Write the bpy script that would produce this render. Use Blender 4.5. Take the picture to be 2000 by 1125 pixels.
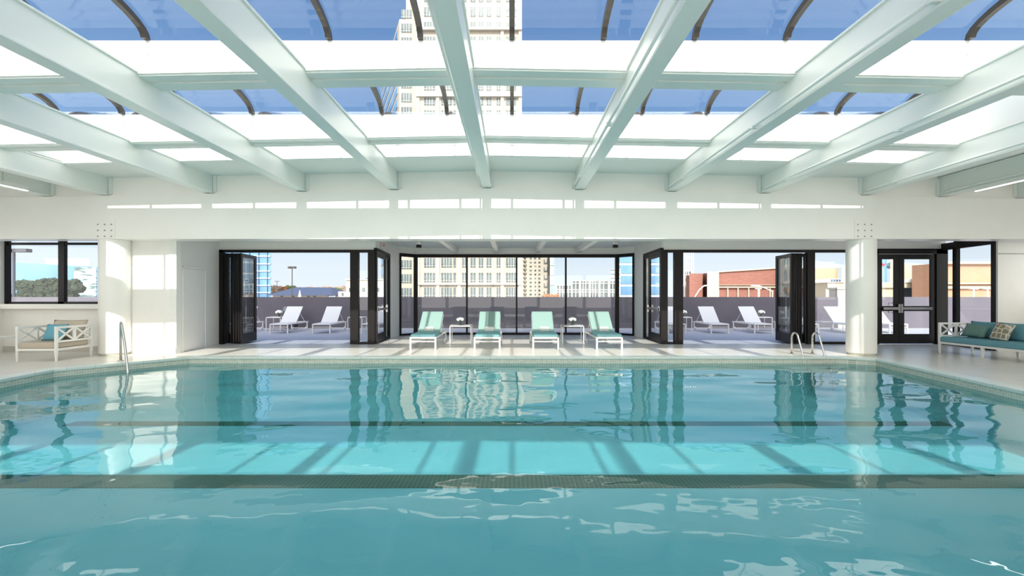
import bpy, bmesh, math, random
from mathutils import Vector, Matrix
random.seed(7)
for o in list(bpy.data.objects): bpy.data.objects.remove(o)
S = bpy.context.scene
COL = S.collection
PI = math.pi

# ---------------------------------------------------------------- camera
F = 900.0                       # focal length in pixels of a 2000 px wide frame
EYE = 1.4
cd = bpy.data.cameras.new('camera'); cam = bpy.data.objects.new('camera', cd); COL.objects.link(cam)
cam.location = (0, 0, EYE); cam.rotation_euler = (PI/2, 0, 0)
cd.sensor_width = 36; cd.lens = F/2000*36; cd.shift_y = 17.5/2000; cd.clip_end = 3000
S.camera = cam

# ---------------------------------------------------------------- light
SLOPE = 0.66                    # the sun stands straight behind the camera
SUN_EL = math.atan(SLOPE)
sd = bpy.data.lights.new('sun', 'SUN'); sun = bpy.data.objects.new('sun', sd); COL.objects.link(sun)
sd.energy = 5.8; sd.angle = math.radians(0.6); sd.color = (1.0, 0.945, 0.86)
sun.rotation_euler = (PI/2 - SUN_EL, 0, 0)
sun.location = (0, -30, 40)
w = bpy.data.worlds.new('world'); S.world = w; w.use_nodes = True
nt = w.node_tree; nt.nodes.clear()
def N(t, **k):
    n = nt.nodes.new(t)
    for a, b in k.items(): setattr(n, a, b)
    return n
wo = N('ShaderNodeOutputWorld'); bg = N('ShaderNodeBackground'); tc = N('ShaderNodeTexCoord')
nrm = N('ShaderNodeVectorMath', operation='NORMALIZE'); sep = N('ShaderNodeSeparateXYZ'); rp = N('ShaderNodeValToRGB')
nt.links.new(tc.outputs['Generated'], nrm.inputs[0]); nt.links.new(nrm.outputs[0], sep.inputs[0])
nt.links.new(sep.outputs['Z'], rp.inputs[0])
els = rp.color_ramp.elements
els[0].position = 0.0; els[0].color = (0.84, 0.92, 1.0, 1)
els[1].position = 1.0; els[1].color = (0.20, 0.43, 1.05, 1)
for p, c in ((0.06, (0.80, 0.90, 1.0)), (0.14, (0.62, 0.78, 0.98)), (0.27, (0.27, 0.45, 0.76)), (0.37, (0.20, 0.36, 0.66)), (0.52, (0.152, 0.29, 0.58)), (0.60, (0.16, 0.30, 0.60))):
    e = els.new(p); e.color = (*c, 1)
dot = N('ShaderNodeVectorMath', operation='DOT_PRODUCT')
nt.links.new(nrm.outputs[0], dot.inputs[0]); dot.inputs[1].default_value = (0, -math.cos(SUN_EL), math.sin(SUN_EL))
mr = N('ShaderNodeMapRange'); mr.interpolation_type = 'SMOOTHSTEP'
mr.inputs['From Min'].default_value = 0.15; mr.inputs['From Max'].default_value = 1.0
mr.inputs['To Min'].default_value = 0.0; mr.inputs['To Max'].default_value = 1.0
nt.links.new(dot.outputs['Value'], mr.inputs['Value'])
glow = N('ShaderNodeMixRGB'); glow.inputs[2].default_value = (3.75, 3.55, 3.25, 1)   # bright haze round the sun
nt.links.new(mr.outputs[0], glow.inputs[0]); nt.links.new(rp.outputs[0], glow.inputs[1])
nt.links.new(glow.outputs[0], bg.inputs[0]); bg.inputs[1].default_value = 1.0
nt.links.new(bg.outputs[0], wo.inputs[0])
S.view_settings.view_transform = 'Standard'; S.view_settings.look = 'None'
S.view_settings.exposure = 0.03; S.view_settings.gamma = 1; S.view_settings.use_curve_mapping = False
try:
    S.cycles.caustics_reflective = False; S.cycles.caustics_refractive = False
    S.cycles.transparent_max_bounces = 24; S.cycles.max_bounces = 10; S.cycles.diffuse_bounces = 6
    S.cycles.sample_clamp_indirect = 6
except Exception: pass

# ---------------------------------------------------------------- materials
MATS = {}
def mat(name, col, rough=0.6, metal=0.0, spec=0.5, emit=None, es=1.0):
    if name in MATS: return MATS[name]
    m = bpy.data.materials.new(name); m.use_nodes = True
    b = m.node_tree.nodes['Principled BSDF']
    b.inputs['Base Color'].default_value = (*col, 1); b.inputs['Roughness'].default_value = rough
    b.inputs['Metallic'].default_value = metal; b.inputs['Specular IOR Level'].default_value = spec
    if emit: b.inputs['Emission Color'].default_value = (*emit, 1); b.inputs['Emission Strength'].default_value = es
    MATS[name] = m; return m
def noisy(name, c1, c2, scale, rough=0.6, bump=0.0, stretch=(1,1,1), detail=4, spec=0.5, lo=0.35, hi=0.65):
    m = mat(name, c1, rough, 0, spec); t = m.node_tree; b = t.nodes['Principled BSDF']
    tc = t.nodes.new('ShaderNodeTexCoord'); mp = t.nodes.new('ShaderNodeMapping'); no = t.nodes.new('ShaderNodeTexNoise'); r = t.nodes.new('ShaderNodeValToRGB')
    mp.inputs['Scale'].default_value = stretch
    no.inputs['Scale'].default_value = scale; no.inputs['Detail'].default_value = detail
    r.color_ramp.elements[0].position = lo; r.color_ramp.elements[1].position = hi
    r.color_ramp.elements[0].color = (*c1, 1); r.color_ramp.elements[1].color = (*c2, 1)
    t.links.new(tc.outputs['Object'], mp.inputs[0]); t.links.new(mp.outputs[0], no.inputs['Vector'])
    t.links.new(no.outputs[0], r.inputs[0]); t.links.new(r.outputs[0], b.inputs['Base Color'])
    if bump:
        bp = t.nodes.new('ShaderNodeBump'); bp.inputs['Strength'].default_value = bump; bp.inputs['Distance'].default_value = 0.02
        t.links.new(no.outputs[0], bp.inputs['Height']); t.links.new(bp.outputs[0], b.inputs['Normal'])
    return m
def bricky(name, c1, c2, cm, bw, bh, mortar, rough=0.5, axis='xy', offset=0.5, bump=0.1, rot=0.0, spec=0.5):
    """brick texture; axis names the two object axes that carry width and height"""
    m = mat(name, c1, rough, 0, spec); t = m.node_tree; b = t.nodes['Principled BSDF']
    tc = t.nodes.new('ShaderNodeTexCoord'); sx = t.nodes.new('ShaderNodeSeparateXYZ'); cx = t.nodes.new('ShaderNodeCombineXYZ'); br = t.nodes.new('ShaderNodeTexBrick')
    t.links.new(tc.outputs['Object'], sx.inputs[0])
    if axis[0] == 's':      # x + y for walls that turn corners
        ad = t.nodes.new('ShaderNodeMath'); ad.operation = 'ADD'
        t.links.new(sx.outputs[0], ad.inputs[0]); t.links.new(sx.outputs[1], ad.inputs[1]); t.links.new(ad.outputs[0], cx.inputs[0])
    else: t.links.new(sx.outputs['xyz'.index(axis[0])], cx.inputs[0])
    t.links.new(sx.outputs['xyz'.index(axis[1])], cx.inputs[1])
    br.inputs['Scale'].default_value = 1; br.inputs['Brick Width'].default_value = bw; br.inputs['Row Height'].default_value = bh
    br.inputs['Mortar Size'].default_value = mortar; br.inputs['Mortar Smooth'].default_value = 0.2; br.offset = offset
    br.inputs['Color1'].default_value = (*c1, 1); br.inputs['Color2'].default_value = (*c2, 1); br.inputs['Mortar'].default_value = (*cm, 1)
    t.links.new(cx.outputs[0], br.inputs[0]); t.links.new(br.outputs[0], b.inputs['Base Color'])
    return m
def glass(name, tint=(0.93, 0.96, 0.95), rough=0.0, refl=1.0, gcol=(1,1,1)):
    m = bpy.data.materials.new(name); m.use_nodes = True; t = m.node_tree; t.nodes.clear()
    o = t.nodes.new('ShaderNodeOutputMaterial'); mx = t.nodes.new('ShaderNodeMixShader'); tr = t.nodes.new('ShaderNodeBsdfTransparent')
    gl = t.nodes.new('ShaderNodeBsdfGlossy'); fr = t.nodes.new('ShaderNodeFresnel'); ml = t.nodes.new('ShaderNodeMath'); ml.operation = 'MULTIPLY'
    # a pane has two faces: the same reflectance on the way in and on the way out
    ge = t.nodes.new('ShaderNodeNewGeometry'); ir = t.nodes.new('ShaderNodeMapRange'); ir.inputs['To Min'].default_value = 1.45; ir.inputs['To Max'].default_value = 1/1.45
    t.links.new(ge.outputs['Backfacing'], ir.inputs['Value']); t.links.new(ir.outputs[0], fr.inputs['IOR'])
    ml.inputs[1].default_value = refl; ml.use_clamp = True
    tr.inputs[0].default_value = (*tint, 1); gl.inputs['Roughness'].default_value = rough; gl.inputs['Color'].default_value = (*gcol, 1)
    t.links.new(fr.outputs[0], ml.inputs[0]); t.links.new(ml.outputs[0], mx.inputs[0]); t.links.new(tr.outputs[0], mx.inputs[1])
    t.links.new(gl.outputs[0], mx.inputs[2]); t.links.new(mx.outputs[0], o.inputs[0]); MATS[name] = m; return m

M_paint = noisy('paint_white', (0.885, 0.865, 0.82), (0.905, 0.885, 0.84), 2.0, 0.32, 0.0)
M_beam = noisy('beam_paint', (0.79, 0.83, 0.79), (0.82, 0.85, 0.815), 1.5, 0.28, 0.03, (1, 0.2, 1))
M_wall = noisy('wall_paint', (0.85, 0.835, 0.795), (0.87, 0.855, 0.815), 3.0, 0.5, 0.0)
M_ceil = mat('ceiling_paint', (0.82, 0.85, 0.82), 0.6)
M_curb = mat('curb_paint', (0.86, 0.87, 0.85), 0.5)
M_black = mat('black_aluminium', (0.010, 0.008, 0.008), 0.42, 0, 0.25)
M_bronze = mat('bronze_bar', (0.045, 0.035, 0.028), 0.45)
M_glass = glass('clear_glass', (0.98, 0.993, 0.988), refl=0.6)
M_roofglass = glass('roof_glass', (0.97, 0.985, 0.985), refl=0.35)
M_deck = bricky('deck_tile', (0.66, 0.63, 0.585), (0.70, 0.67, 0.62), (0.56, 0.53, 0.49), 0.6, 0.3, 0.006, 0.28)
M_coping = bricky('coping_stone', (0.66, 0.72, 0.68), (0.70, 0.755, 0.71), (0.50, 0.55, 0.52), 0.6, 2.0, 0.006, 0.3, 'sy')
M_mosaic = bricky('mosaic_tile', (0.60, 0.60, 0.50), (0.46, 0.48, 0.40), (0.72, 0.72, 0.66), 0.055, 0.045, 0.004, 0.25, 'sz', 0.0)
M_green = bricky('green_mosaic', (0.05, 0.085, 0.03), (0.08, 0.12, 0.05), (0.26, 0.34, 0.24), 0.055, 0.055, 0.005, 0.3, 'xy', 0.0)
M_plaster = noisy('pool_plaster', (0.54, 0.75, 0.75), (0.59, 0.79, 0.79), 1.2, 0.8)
M_terrace = bricky('terrace_board', (0.38, 0.40, 0.46), (0.41, 0.43, 0.49), (0.30, 0.32, 0.37), 0.16, 40, 0.008, 0.55)
M_parapet = noisy('parapet_stucco', (0.105, 0.10, 0.13), (0.125, 0.115, 0.145), 1.3, 0.8, 0.2)
M_steel = mat('polished_steel', (0.62, 0.60, 0.57), 0.22, 1.0)
M_white = mat('white_metal', (0.84, 0.83, 0.80), 0.35)
M_aqua = noisy('aqua_fabric', (0.25, 0.39, 0.365), (0.28, 0.425, 0.40), 60, 0.85, 0.1)
M_seat = noisy('aqua_seat_fabric', (0.19, 0.42, 0.46), (0.22, 0.46, 0.50), 60, 0.85, 0.1)
M_sling = noisy('white_sling', (0.66, 0.68, 0.72), (0.70, 0.72, 0.76), 80, 0.8)
M_ttop = glass('table_glass', (0.80, 0.86, 0.84))
M_petal = noisy('white_petal', (0.86, 0.86, 0.80), (0.92, 0.92, 0.88), 40, 0.7, 0.4)
M_leaf = mat('leaf_green', (0.08, 0.16, 0.05), 0.6)
M_black2 = mat('black_plastic', (0.012, 0.012, 0.012), 0.5)
M_beige = noisy('beige_fabric', (0.50, 0.43, 0.35), (0.56, 0.48, 0.39), 70, 0.9, 0.1)
M_blue = noisy('sky_blue_fabric', (0.14, 0.38, 0.50), (0.16, 0.42, 0.54), 60, 0.85, 0.1)
M_teal = noisy('teal_fabric', (0.12, 0.30, 0.37), (0.15, 0.35, 0.41), 50, 0.85, 0.1)
M_sage = noisy('sage_fabric', (0.13, 0.24, 0.21), (0.16, 0.28, 0.24), 50, 0.85, 0.1)
M_lamp = mat('lamp_tube', (1, 1, 1), 0.5, emit=(1.0, 0.97, 0.9), es=6)
def trim_pattern():                     # interlaced star pattern for the throw pillow
    m = mat('star_pattern', (0.4, 0.34, 0.25), 0.85); t = m.node_tree; b = t.nodes['Principled BSDF']
    tc = t.nodes.new('ShaderNodeTexCoord'); v = t.nodes.new('ShaderNodeTexVoronoi'); v.feature = 'DISTANCE_TO_EDGE'; v.inputs['Scale'].default_value = 9
    v.inputs['Randomness'].default_value = 0.35
    r = t.nodes.new('ShaderNodeValToRGB'); r.color_ramp.elements[0].position = 0.07; r.color_ramp.elements[1].position = 0.10
    r.color_ramp.elements[0].color = (0.70, 0.66, 0.56, 1); r.color_ramp.elements[1].color = (0.30, 0.25, 0.17, 1)
    t.links.new(tc.outputs['Object'], v.inputs[0]); t.links.new(v.outputs[0], r.inputs[0]); t.links.new(r.outputs[0], b.inputs['Base Color']); return m
M_star = trim_pattern()
def stripe_towel():
    m = mat('striped_towel', (0.85, 0.84, 0.82), 0.9); t = m.node_tree; b = t.nodes['Principled BSDF']
    tc = t.nodes.new('ShaderNodeTexCoord'); v = t.nodes.new('ShaderNodeTexWave'); v.inputs['Scale'].default_value = 9; v.bands_direction = 'X'
    r = t.nodes.new('ShaderNodeValToRGB'); r.color_ramp.elements[0].position = 0.12; r.color_ramp.elements[1].position = 0.25
    r.color_ramp.elements[0].color = (0.55, 0.54, 0.52, 1); r.color_ramp.elements[1].color = (0.86, 0.85, 0.83, 1)
    t.links.new(tc.outputs['Object'], v.inputs[0]); t.links.new(v.outputs[0], r.inputs[0]); t.links.new(r.outputs[0], b.inputs['Base Color']); return m
M_towel = stripe_towel()
def water_mat():
    m = bpy.data.materials.new('pool_water'); m.use_nodes = True; t = m.node_tree; t.nodes.clear()
    A = t.nodes.new; L = t.links.new
    o = A('ShaderNodeOutputMaterial'); mx = A('ShaderNodeMixShader'); tr = A('ShaderNodeBsdfTransparent'); gl = A('ShaderNodeBsdfGlossy'); fr = A('ShaderNodeFresnel')
    ge = A('ShaderNodeNewGeometry'); ir = A('ShaderNodeMapRange'); ir.inputs['To Min'].default_value = 1.5; ir.inputs['To Max'].default_value = 1/1.5
    L(ge.outputs['Backfacing'], ir.inputs['Value']); L(ir.outputs[0], fr.inputs['IOR']); tr.inputs[0].default_value = (0.44, 0.75, 0.80, 1); gl.inputs['Roughness'].default_value = 0.0
    tc = A('ShaderNodeTexCoord'); mp = A('ShaderNodeMapping'); mp.inputs['Scale'].default_value = (0.55, 1.0, 1)
    n1 = A('ShaderNodeTexNoise'); n1.inputs['Scale'].default_value = 1.15; n1.inputs['Detail'].default_value = 1.0; n1.inputs['Roughness'].default_value = 0.35
    n2 = A('ShaderNodeTexNoise'); n2.inputs['Scale'].default_value = 5.5; n2.inputs['Detail'].default_value = 1.0
    mp2 = A('ShaderNodeMapping'); mp2.inputs['Scale'].default_value = (0.8, 1.0, 1); mp2.inputs['Location'].default_value = (3, 7, 1)
    L(tc.outputs['Object'], mp.inputs[0]); L(mp.outputs[0], n1.inputs[0]); L(tc.outputs['Object'], mp2.inputs[0]); L(mp2.outputs[0], n2.inputs[0])
    s = A('ShaderNodeMath'); s.operation = 'MULTIPLY_ADD'; s.inputs[1].default_value = 0.055
    L(n2.outputs[0], s.inputs[0]); L(n1.outputs[0], s.inputs[2])
    bp = A('ShaderNodeBump'); bp.inputs['Strength'].default_value = 1.0; bp.inputs['Distance'].default_value = 0.042
    L(s.outputs[0], bp.inputs['Height']); L(bp.outputs[0], gl.inputs['Normal']); L(bp.outputs[0], fr.inputs['Normal'])
    L(fr.outputs[0], mx.inputs[0]); L(tr.outputs[0], mx.inputs[1]); L(gl.outputs[0], mx.inputs[2]); L(mx.outputs[0], o.inputs[0]); return m
M_water = water_mat()

# ---------------------------------------------------------------- mesh helpers
class MB:
    def __init__(s): s.bm = bmesh.new()
    def box(s, x0, x1, y0, y1, z0, z1, M=None, taper=None):
        vs = [(x, y, z) for z in (z0, z1) for y in (y0, y1) for x in (x0, x1)]
        if taper is not None:      # shrink the bottom face about its centre
            cx, cy = (x0+x1)/2, (y0+y1)/2
            vs = [((cx+(x-cx)*taper) if z == z0 else x, (cy+(y-cy)*taper) if z == z0 else y, z) for x, y, z in vs]
        b = [s.bm.verts.new(M @ Vector(v) if M else v) for v in vs]
        for f in ((0,2,3,1), (4,5,7,6), (0,1,5,4), (2,6,7,3), (0,4,6,2), (1,3,7,5)): s.bm.faces.new([b[i] for i in f])
        return s
    def bar(s, a, b, w, h=None, up=(0,0,1)):
        """square bar from a to b"""
        a, b = Vector(a), Vector(b); h = h or w; d = (b-a); L = d.length; d.normalize()
        u = Vector(up)
        if abs(d.dot(u)) > 0.98: u = Vector((0,1,0))
        sx = d.cross(u).normalized(); uz = sx.cross(d).normalized()
        M = Matrix((sx, d, uz)).transposed().to_4x4(); M.translation = a
        return s.box(-w/2, w/2, 0, L, -h/2, h/2, M)
    def tube(s, pts, r, n=10, r2=None):
        pts = [Vector(p) for p in pts]; rings = []; K = len(pts); pu = None
        for i, p in enumerate(pts):
            d = (pts[min(i+1, K-1)] - pts[max(i-1, 0)]).normalized()
            u = pu or (Vector((0,0,1)) if abs(d.z) < 0.9 else Vector((1,0,0)))
            sx = d.cross(u).normalized(); uy = sx.cross(d).normalized(); pu = uy
            rr = r if r2 is None else r + (r2-r)*i/(K-1)
            rings.append([s.bm.verts.new(p + sx*math.cos(2*PI*k/n)*rr + uy*math.sin(2*PI*k/n)*rr) for k in range(n)])
        for a, b in zip(rings, rings[1:]):
            for k in range(n): s.bm.faces.new((a[k], a[(k+1)%n], b[(k+1)%n], b[k])).smooth = True
        s.bm.faces.new(rings[0][::-1]); s.bm.faces.new(rings[-1]); return s
    def lathe(s, prof, cx=0, cy=0, n=24, smooth=True, M=None):
        rings = []
        for r, z in prof:
            ring = []
            for k in range(n):
                v = Vector((cx+r*math.cos(2*PI*k/n), cy+r*math.sin(2*PI*k/n), z))
                ring.append(s.bm.verts.new(M @ v if M else v))
            rings.append(ring)
        for a, b in zip(rings, rings[1:]):
            for k in range(n): s.bm.faces.new((a[k], a[(k+1)%n], b[(k+1)%n], b[k])).smooth = smooth
        s.bm.faces.new(rings[0][::-1]); s.bm.faces.new(rings[-1]); return s
    def prism(s, poly, z0, z1, M=None):
        lo = [s.bm.verts.new(M @ Vector((x, y, z0)) if M else (x, y, z0)) for x, y in poly]
        hi = [s.bm.verts.new(M @ Vector((x, y, z1)) if M else (x, y, z1)) for x, y in poly]
        n = len(poly); s.bm.faces.new(lo[::-1]); s.bm.faces.new(hi)
        for i in range(n): s.bm.faces.new((lo[i], lo[(i+1)%n], hi[(i+1)%n], hi[i]))
        return s
    def blob(s, c, r, sq=1.0, rough=0.15, sub=2, seed=0):
        rnd = random.Random(seed); ret = bmesh.ops.create_icosphere(s.bm, subdivisions=sub, radius=1)
        for v in ret['verts']:
            k = 1 + rnd.uniform(-rough, rough); v.co = Vector((c[0]+v.co.x*r*k, c[1]+v.co.y*r*k, c[2]+v.co.z*r*k*sq))
        return s
    def pillow(s, w, h, t, M=None, n=9):
        """soft cushion lying in the local xz plane, t thick along y"""
        g = {}
        for side in (-1, 1):
            for i in range(n+1):
                for j in range(n+1):
                    u, v = i/n*2-1, j/n*2-1
                    if side == 1 and (i in (0, n) or j in (0, n)): g[side, i, j] = g[-1, i, j]; continue
                    k = ((1-u*u)*(1-v*v))**0.42
                    pin = 1 - 0.07*(1-abs(u))*abs(v)**4, 1 - 0.07*(1-abs(v))*abs(u)**4
                    p = Vector((u*w/2*pin[1], side*t/2*k, v*h/2*pin[0]))
                    g[side, i, j] = s.bm.verts.new(M @ p if M else p)
        for side in (-1, 1):
            for i in range(n):
                for j in range(n):
                    q = [g[side, i, j], g[side, i+1, j], g[side, i+1, j+1], g[side, i, j+1]]
                    if side == 1: q.reverse()
                    s.bm.faces.new(q).smooth = True
        return s
    def build(s, name, m, parent=None, bevel=0.0, loc=None, seg=2):
        me = bpy.data.meshes.new(name)
        bmesh.ops.recalc_face_normals(s.bm, faces=s.bm.faces)
        s.bm.to_mesh(me); s.bm.free(); me.materials.append(m)
        o = bpy.data.objects.new(name, me); COL.objects.link(o)
        if parent: o.parent = parent
        if loc: o.location = loc
        if bevel:
            b = o.modifiers.new('bevel', 'BEVEL'); b.width = bevel; b.segments = seg; b.limit_method = 'ANGLE'
        return o
def empty(name, loc=(0,0,0), rz=0):
    o = bpy.data.objects.new(name, None); COL.objects.link(o); o.location = loc; o.rotation_euler = (0, 0, rz); o.empty_display_size = 0.2; return o
def tag(o, label, cat, group=None, kind=None):
    o['label'] = label; o['category'] = cat
    if group: o['group'] = group
    if kind: o['kind'] = kind
    return o
def struct(o, label=None):
    o['kind'] = 'structure'
    if label: o['label'] = label
    return o
def copy_tree(o, parent=None):
    c = o.copy(); COL.objects.link(c)
    if parent: c.parent = parent
    for ch in [x for x in bpy.data.objects if x.parent == o]: copy_tree(ch, c)
    return c
def px(x, d): return (x-1000)*d/F
def pz(y, d): return EYE + (580-y)*d/F

# ---------------------------------------------------------------- main dimensions
XC = -0.6                                   # ridge of the roof
def gab(x): return -0.019*abs(x-XC)         # the roof falls away gently on both sides
XL, XR = -13.0, 13.6                        # side walls
YB = -4.0                                   # wall behind the camera
GY = 10.95                                  # face of the great girder
DY = 13.7                                   # plane of the folding doors
SX0, SX1 = -9.62, 8.55                        # skylights
POOL = [(-7.5,10.7), (7.6,10.7), (8.16,10.35), (7.57,6.8), (6.8,1.9), (-7.6,1.9), (-8.64,7.78), (-8.81,8.87)]
WZ = -0.14

def offset_poly(poly, d):
    out = []; n = len(poly)
    for i in range(n):
        p0, p1, p2 = Vector(poly[i-1]), Vector(poly[i]), Vector(poly[(i+1)%n])
        e1, e2 = (p1-p0).normalized(), (p2-p1).normalized()
        n1, n2 = Vector((-e1.y, e1.x)), Vector((-e2.y, e2.x))     # polygon runs clockwise: left normal points out
        b = (n1+n2).normalized(); out.append(tuple(p1 + b*d/max(b.dot(n1), 0.3)))
    return out
def ring(name, inner, outer, z0, z1, m):
    b = MB(); n = len(inner); V = {}
    for k, (poly, z) in enumerate(((inner, z0), (inner, z1), (outer, z1), (outer, z0))):
        for i, p in enumerate(poly): V[k, i] = b.bm.verts.new((*p, z))
    for i in range(n):
        j = (i+1) % n
        for k in range(4): b.bm.faces.new((V[k, i], V[k, j], V[(k+1)%4, j], V[(k+1)%4, i]))
    return b.build(name, m)
# ---------------------------------------------------------------- floor, pool
COP = offset_poly(POOL, 0.30)
OUT = [(XL, YB), (XL, 11.8), (-9.3, 11.8), (-8.69, DY+0.08), (-4.07, DY+0.08), (-4.2, 15.75), (-4.05, 16.58), (-3.57, 17.12), (3.89, 17.12), (4.39, 16.58), (4.55, 15.75), (4.5, DY+0.08), (12.76, DY+0.08), (12.55, 11.9), (XR, 11.9), (XR, YB)]
def sheet(name, outer, hole, z, m, thick=0.2):
    bm = bmesh.new(); es = []
    for poly in ([outer, hole] if hole else [outer]):
        vs = [bm.verts.new((*p, z)) for p in poly]
        es += [bm.edges.new((vs[i], vs[(i+1)%len(vs)])) for i in range(len(vs))]
    bmesh.ops.triangle_fill(bm, edges=es, use_beauty=True, use_dissolve=False)
    for f in bm.faces:
        if f.normal.z < 0: f.normal_flip()
    b = MB(); b.bm.free(); b.bm = bm; me = bpy.data.meshes.new(name); bm.to_mesh(me); bm.free(); me.materials.append(m)
    o = bpy.data.objects.new(name, me); COL.objects.link(o); return o
floor = struct(sheet('floor', OUT, COP, 0.0, M_deck))
cp = ring('trim_1', POOL, COP, -0.05, 0.012, M_coping); struct(cp)
bv = cp.modifiers.new('bevel', 'BEVEL'); bv.width = 0.012; bv.segments = 3
tile_in = offset_poly(POOL, 0.015)
ring('trim_2', tile_in, offset_poly(POOL, 0.12), -0.30, -0.05, M_mosaic)['kind'] = 'structure'
wall_out = offset_poly(POOL, 0.14)
ring('wall_pool', offset_poly(POOL, 0.02), wall_out, -1.9, -0.30, M_plaster)['kind'] = 'structure'
FZ = WZ - 0.75                                                   # shallow shelf
b = MB(); b.box(-9.2, 8.6, 5.53, 10.9, -2.0, FZ); struct(b.build('floor_pool_shelf', M_plaster))
b = MB(); b.prism([(1.6, -2.1), (5.53, -2.1), (5.53, FZ), (1.6, -1.55)], -9.2, 8.6, Matrix(((0,0,1,0),(1,0,0,0),(0,1,0,0),(0,0,0,1)))); struct(b.build('floor_pool_deep', M_plaster))
# dark green mosaic bands across the pool floor
b = MB(); b.box(-8.3, 7.55, 5.52, 5.92, FZ-0.02, FZ+0.006); struct(b.build('trim_3', M_green))
b = MB(); b.box(-8.0, 8.0, 8.18, 8.46, FZ-0.02, FZ+0.006); struct(b.build('trim_4', M_green))
wt = tag(sheet('pool_water', offset_poly(POOL, 0.01), None, WZ, M_water), 'clear turquoise water filling the indoor swimming pool', 'water', kind='stuff')

# terrace
b = MB(); b.box(-40, 40, DY+0.1, 21.0, -0.25, -0.02); struct(b.build('floor_terrace', M_terrace))
b = MB(); b.box(-40, 14.86, 21.0, 21.3, -0.25, 1.4); struct(b.build('wall_parapet', M_parapet))
b = MB(); b.box(16.7, 40, 21.0, 21.3, -0.25, 1.4); struct(b.build('wall_parapet_right', M_parapet))
b = MB(); b.box(14.86, 16.7, 21.05, 21.6, -0.25, 1.75); b.box(14.82, 16.74, 21.0, 21.65, 1.75, 1.83)
struct(b.build('wall_terrace_pier', mat('cream_stucco', (0.52, 0.47, 0.39), 0.8)))
# ground far below
struct(MB().box(-900, 900, 24, 1600, -12.4, -12).build('ground', noisy('far_ground', (0.22, 0.23, 0.20), (0.34, 0.33, 0.30), 0.05, 0.9)))

# ---------------------------------------------------------------- walls
def wall_seg(name, p, q, z0, z1, m=M_wall, t=0.15, side=1):
    p, q = Vector(p), Vector(q); d = (q-p); L = d.length; d.normalize(); n = Vector((-d.y, d.x))*side
    b = MB(); b.prism([tuple(p), tuple(q), tuple(q+n*t), tuple(p+n*t)], z0, z1); return struct(b.build(name, m))
# girder
b = MB(); xs = [XL+0.01, XC, XR-0.01]
g = []
for x in xs:
    top = 3.98+gab(x)
    g.append([b.bm.verts.new((x, y, z)) for y, z in ((GY, 2.78), (GY, top), (11.4, top), (11.4, 2.78))])
for i in range(2):
    for k in range(4): b.bm.faces.new((g[i][k], g[i+1][k], g[i+1][(k+1)%4], g[i][(k+1)%4]))
b.bm.faces.new(g[0]); b.bm.faces.new(g[2][::-1])
gird = tag(b.build('girder', M_paint), 'deep white steel girder spanning the room above the two round columns', 'girder')
for x in (px(207, GY)-0.02, px(1688, GY)):
    b = MB(); b.box(x-0.24, x+0.24, GY-0.012, GY+0.01, 2.79, 3.25)
    pl = b.build('splice_plate', M_paint, gird, 0.003)
    for i in range(3):
        for z in (2.84, 2.98, 3.12):
            b = MB(); b.lathe([(0.016, 0), (0.016, 0.012), (0.008, 0.018)], n=8, M=Matrix.Translation((x-0.16+0.16*i, GY-0.012, z)) @ Matrix.Rotation(PI/2, 4, 'X'))
            b.build('bolt', mat('bolt_grey', (0.35, 0.35, 0.33), 0.5), pl)
# wall strip above the girder, between the roof beams
b = MB(); g = []
for x in (XL, XC, XR): g.append([b.bm.verts.new(v) for v in ((x, 11.03, 3.985+gab(x)), (x, 11.03, 4.72), (x, 11.4, 4.72), (x, 11.4, 3.985+gab(x)))])
for i in range(2):
    for k in range(4): b.bm.faces.new((g[i][k], g[i+1][k], g[i+1][(k+1)%4], g[i][(k+1)%4]))
b.bm.faces.new(g[0]); b.bm.faces.new(g[2][::-1]); struct(b.build('wall_front_upper', M_paint))
# roof of the low part beyond the girder + tall roof wall outside, unseen, added to shade the terrace
struct(MB().box(XL-0.3, XR+0.3, 11.4, 14.1, 3.35, 3.6).build('ceiling_low', M_ceil))
struct(MB().box(-5.0, 5.2, 14.1, 17.4, 3.22, 3.45).build('ceiling_bay', M_ceil))
struct(MB().box(XL-0.3, XR+0.3, 13.88, 14.1, 3.4, 6.8).build('wall_roof_shading', M_wall))
# left end: window wall, return walls
wall_seg('wall_front_left', (XL, 11.8), (-9.2, 11.8), 0, 1.10)
wall_seg('wall_front_left_panel', (-9.6, 11.38), (-8.29, 11.38), 0, 3.36)
wall_seg('wall_return_left', (-8.29, 11.38), (-8.69, DY), 0, 3.36)
b = MB(); b.box(-9.3, -9.15, 11.5, 12.1, 0, 3.36); struct(b.build('wall_front_left_return', M_wall))
struct(MB().box(XL, -9.2, 11.66, 11.98, 1.10, 1.22).build('trim_5', M_wall))                       # window sill
struct(MB().box(-12.9, -9.2, 11.785, 11.80, 0.98, 1.0).build('trim_6', M_wall))
struct(MB().box(XL, -9.2, 11.76, 11.8, 0, 0.14).build('baseboard_front_left', mat('base_tile', (0.52, 0.49, 0.45), 0.4)))
struct(MB().box(-9.1, -8.29, 11.35, 11.38, 0, 0.13).build('baseboard_panel', MATS['wall_paint']))
# right end
wall_seg('wall_front_right', (12.55, 11.9), (XR+0.1, 11.9), 0, 3.36)
struct(MB().box(12.56, XR, 11.885, 11.9, 2.50, 2.53).build('trim_7', mat('reveal_grey', (0.5, 0.5, 0.47), 0.6)))
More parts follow.
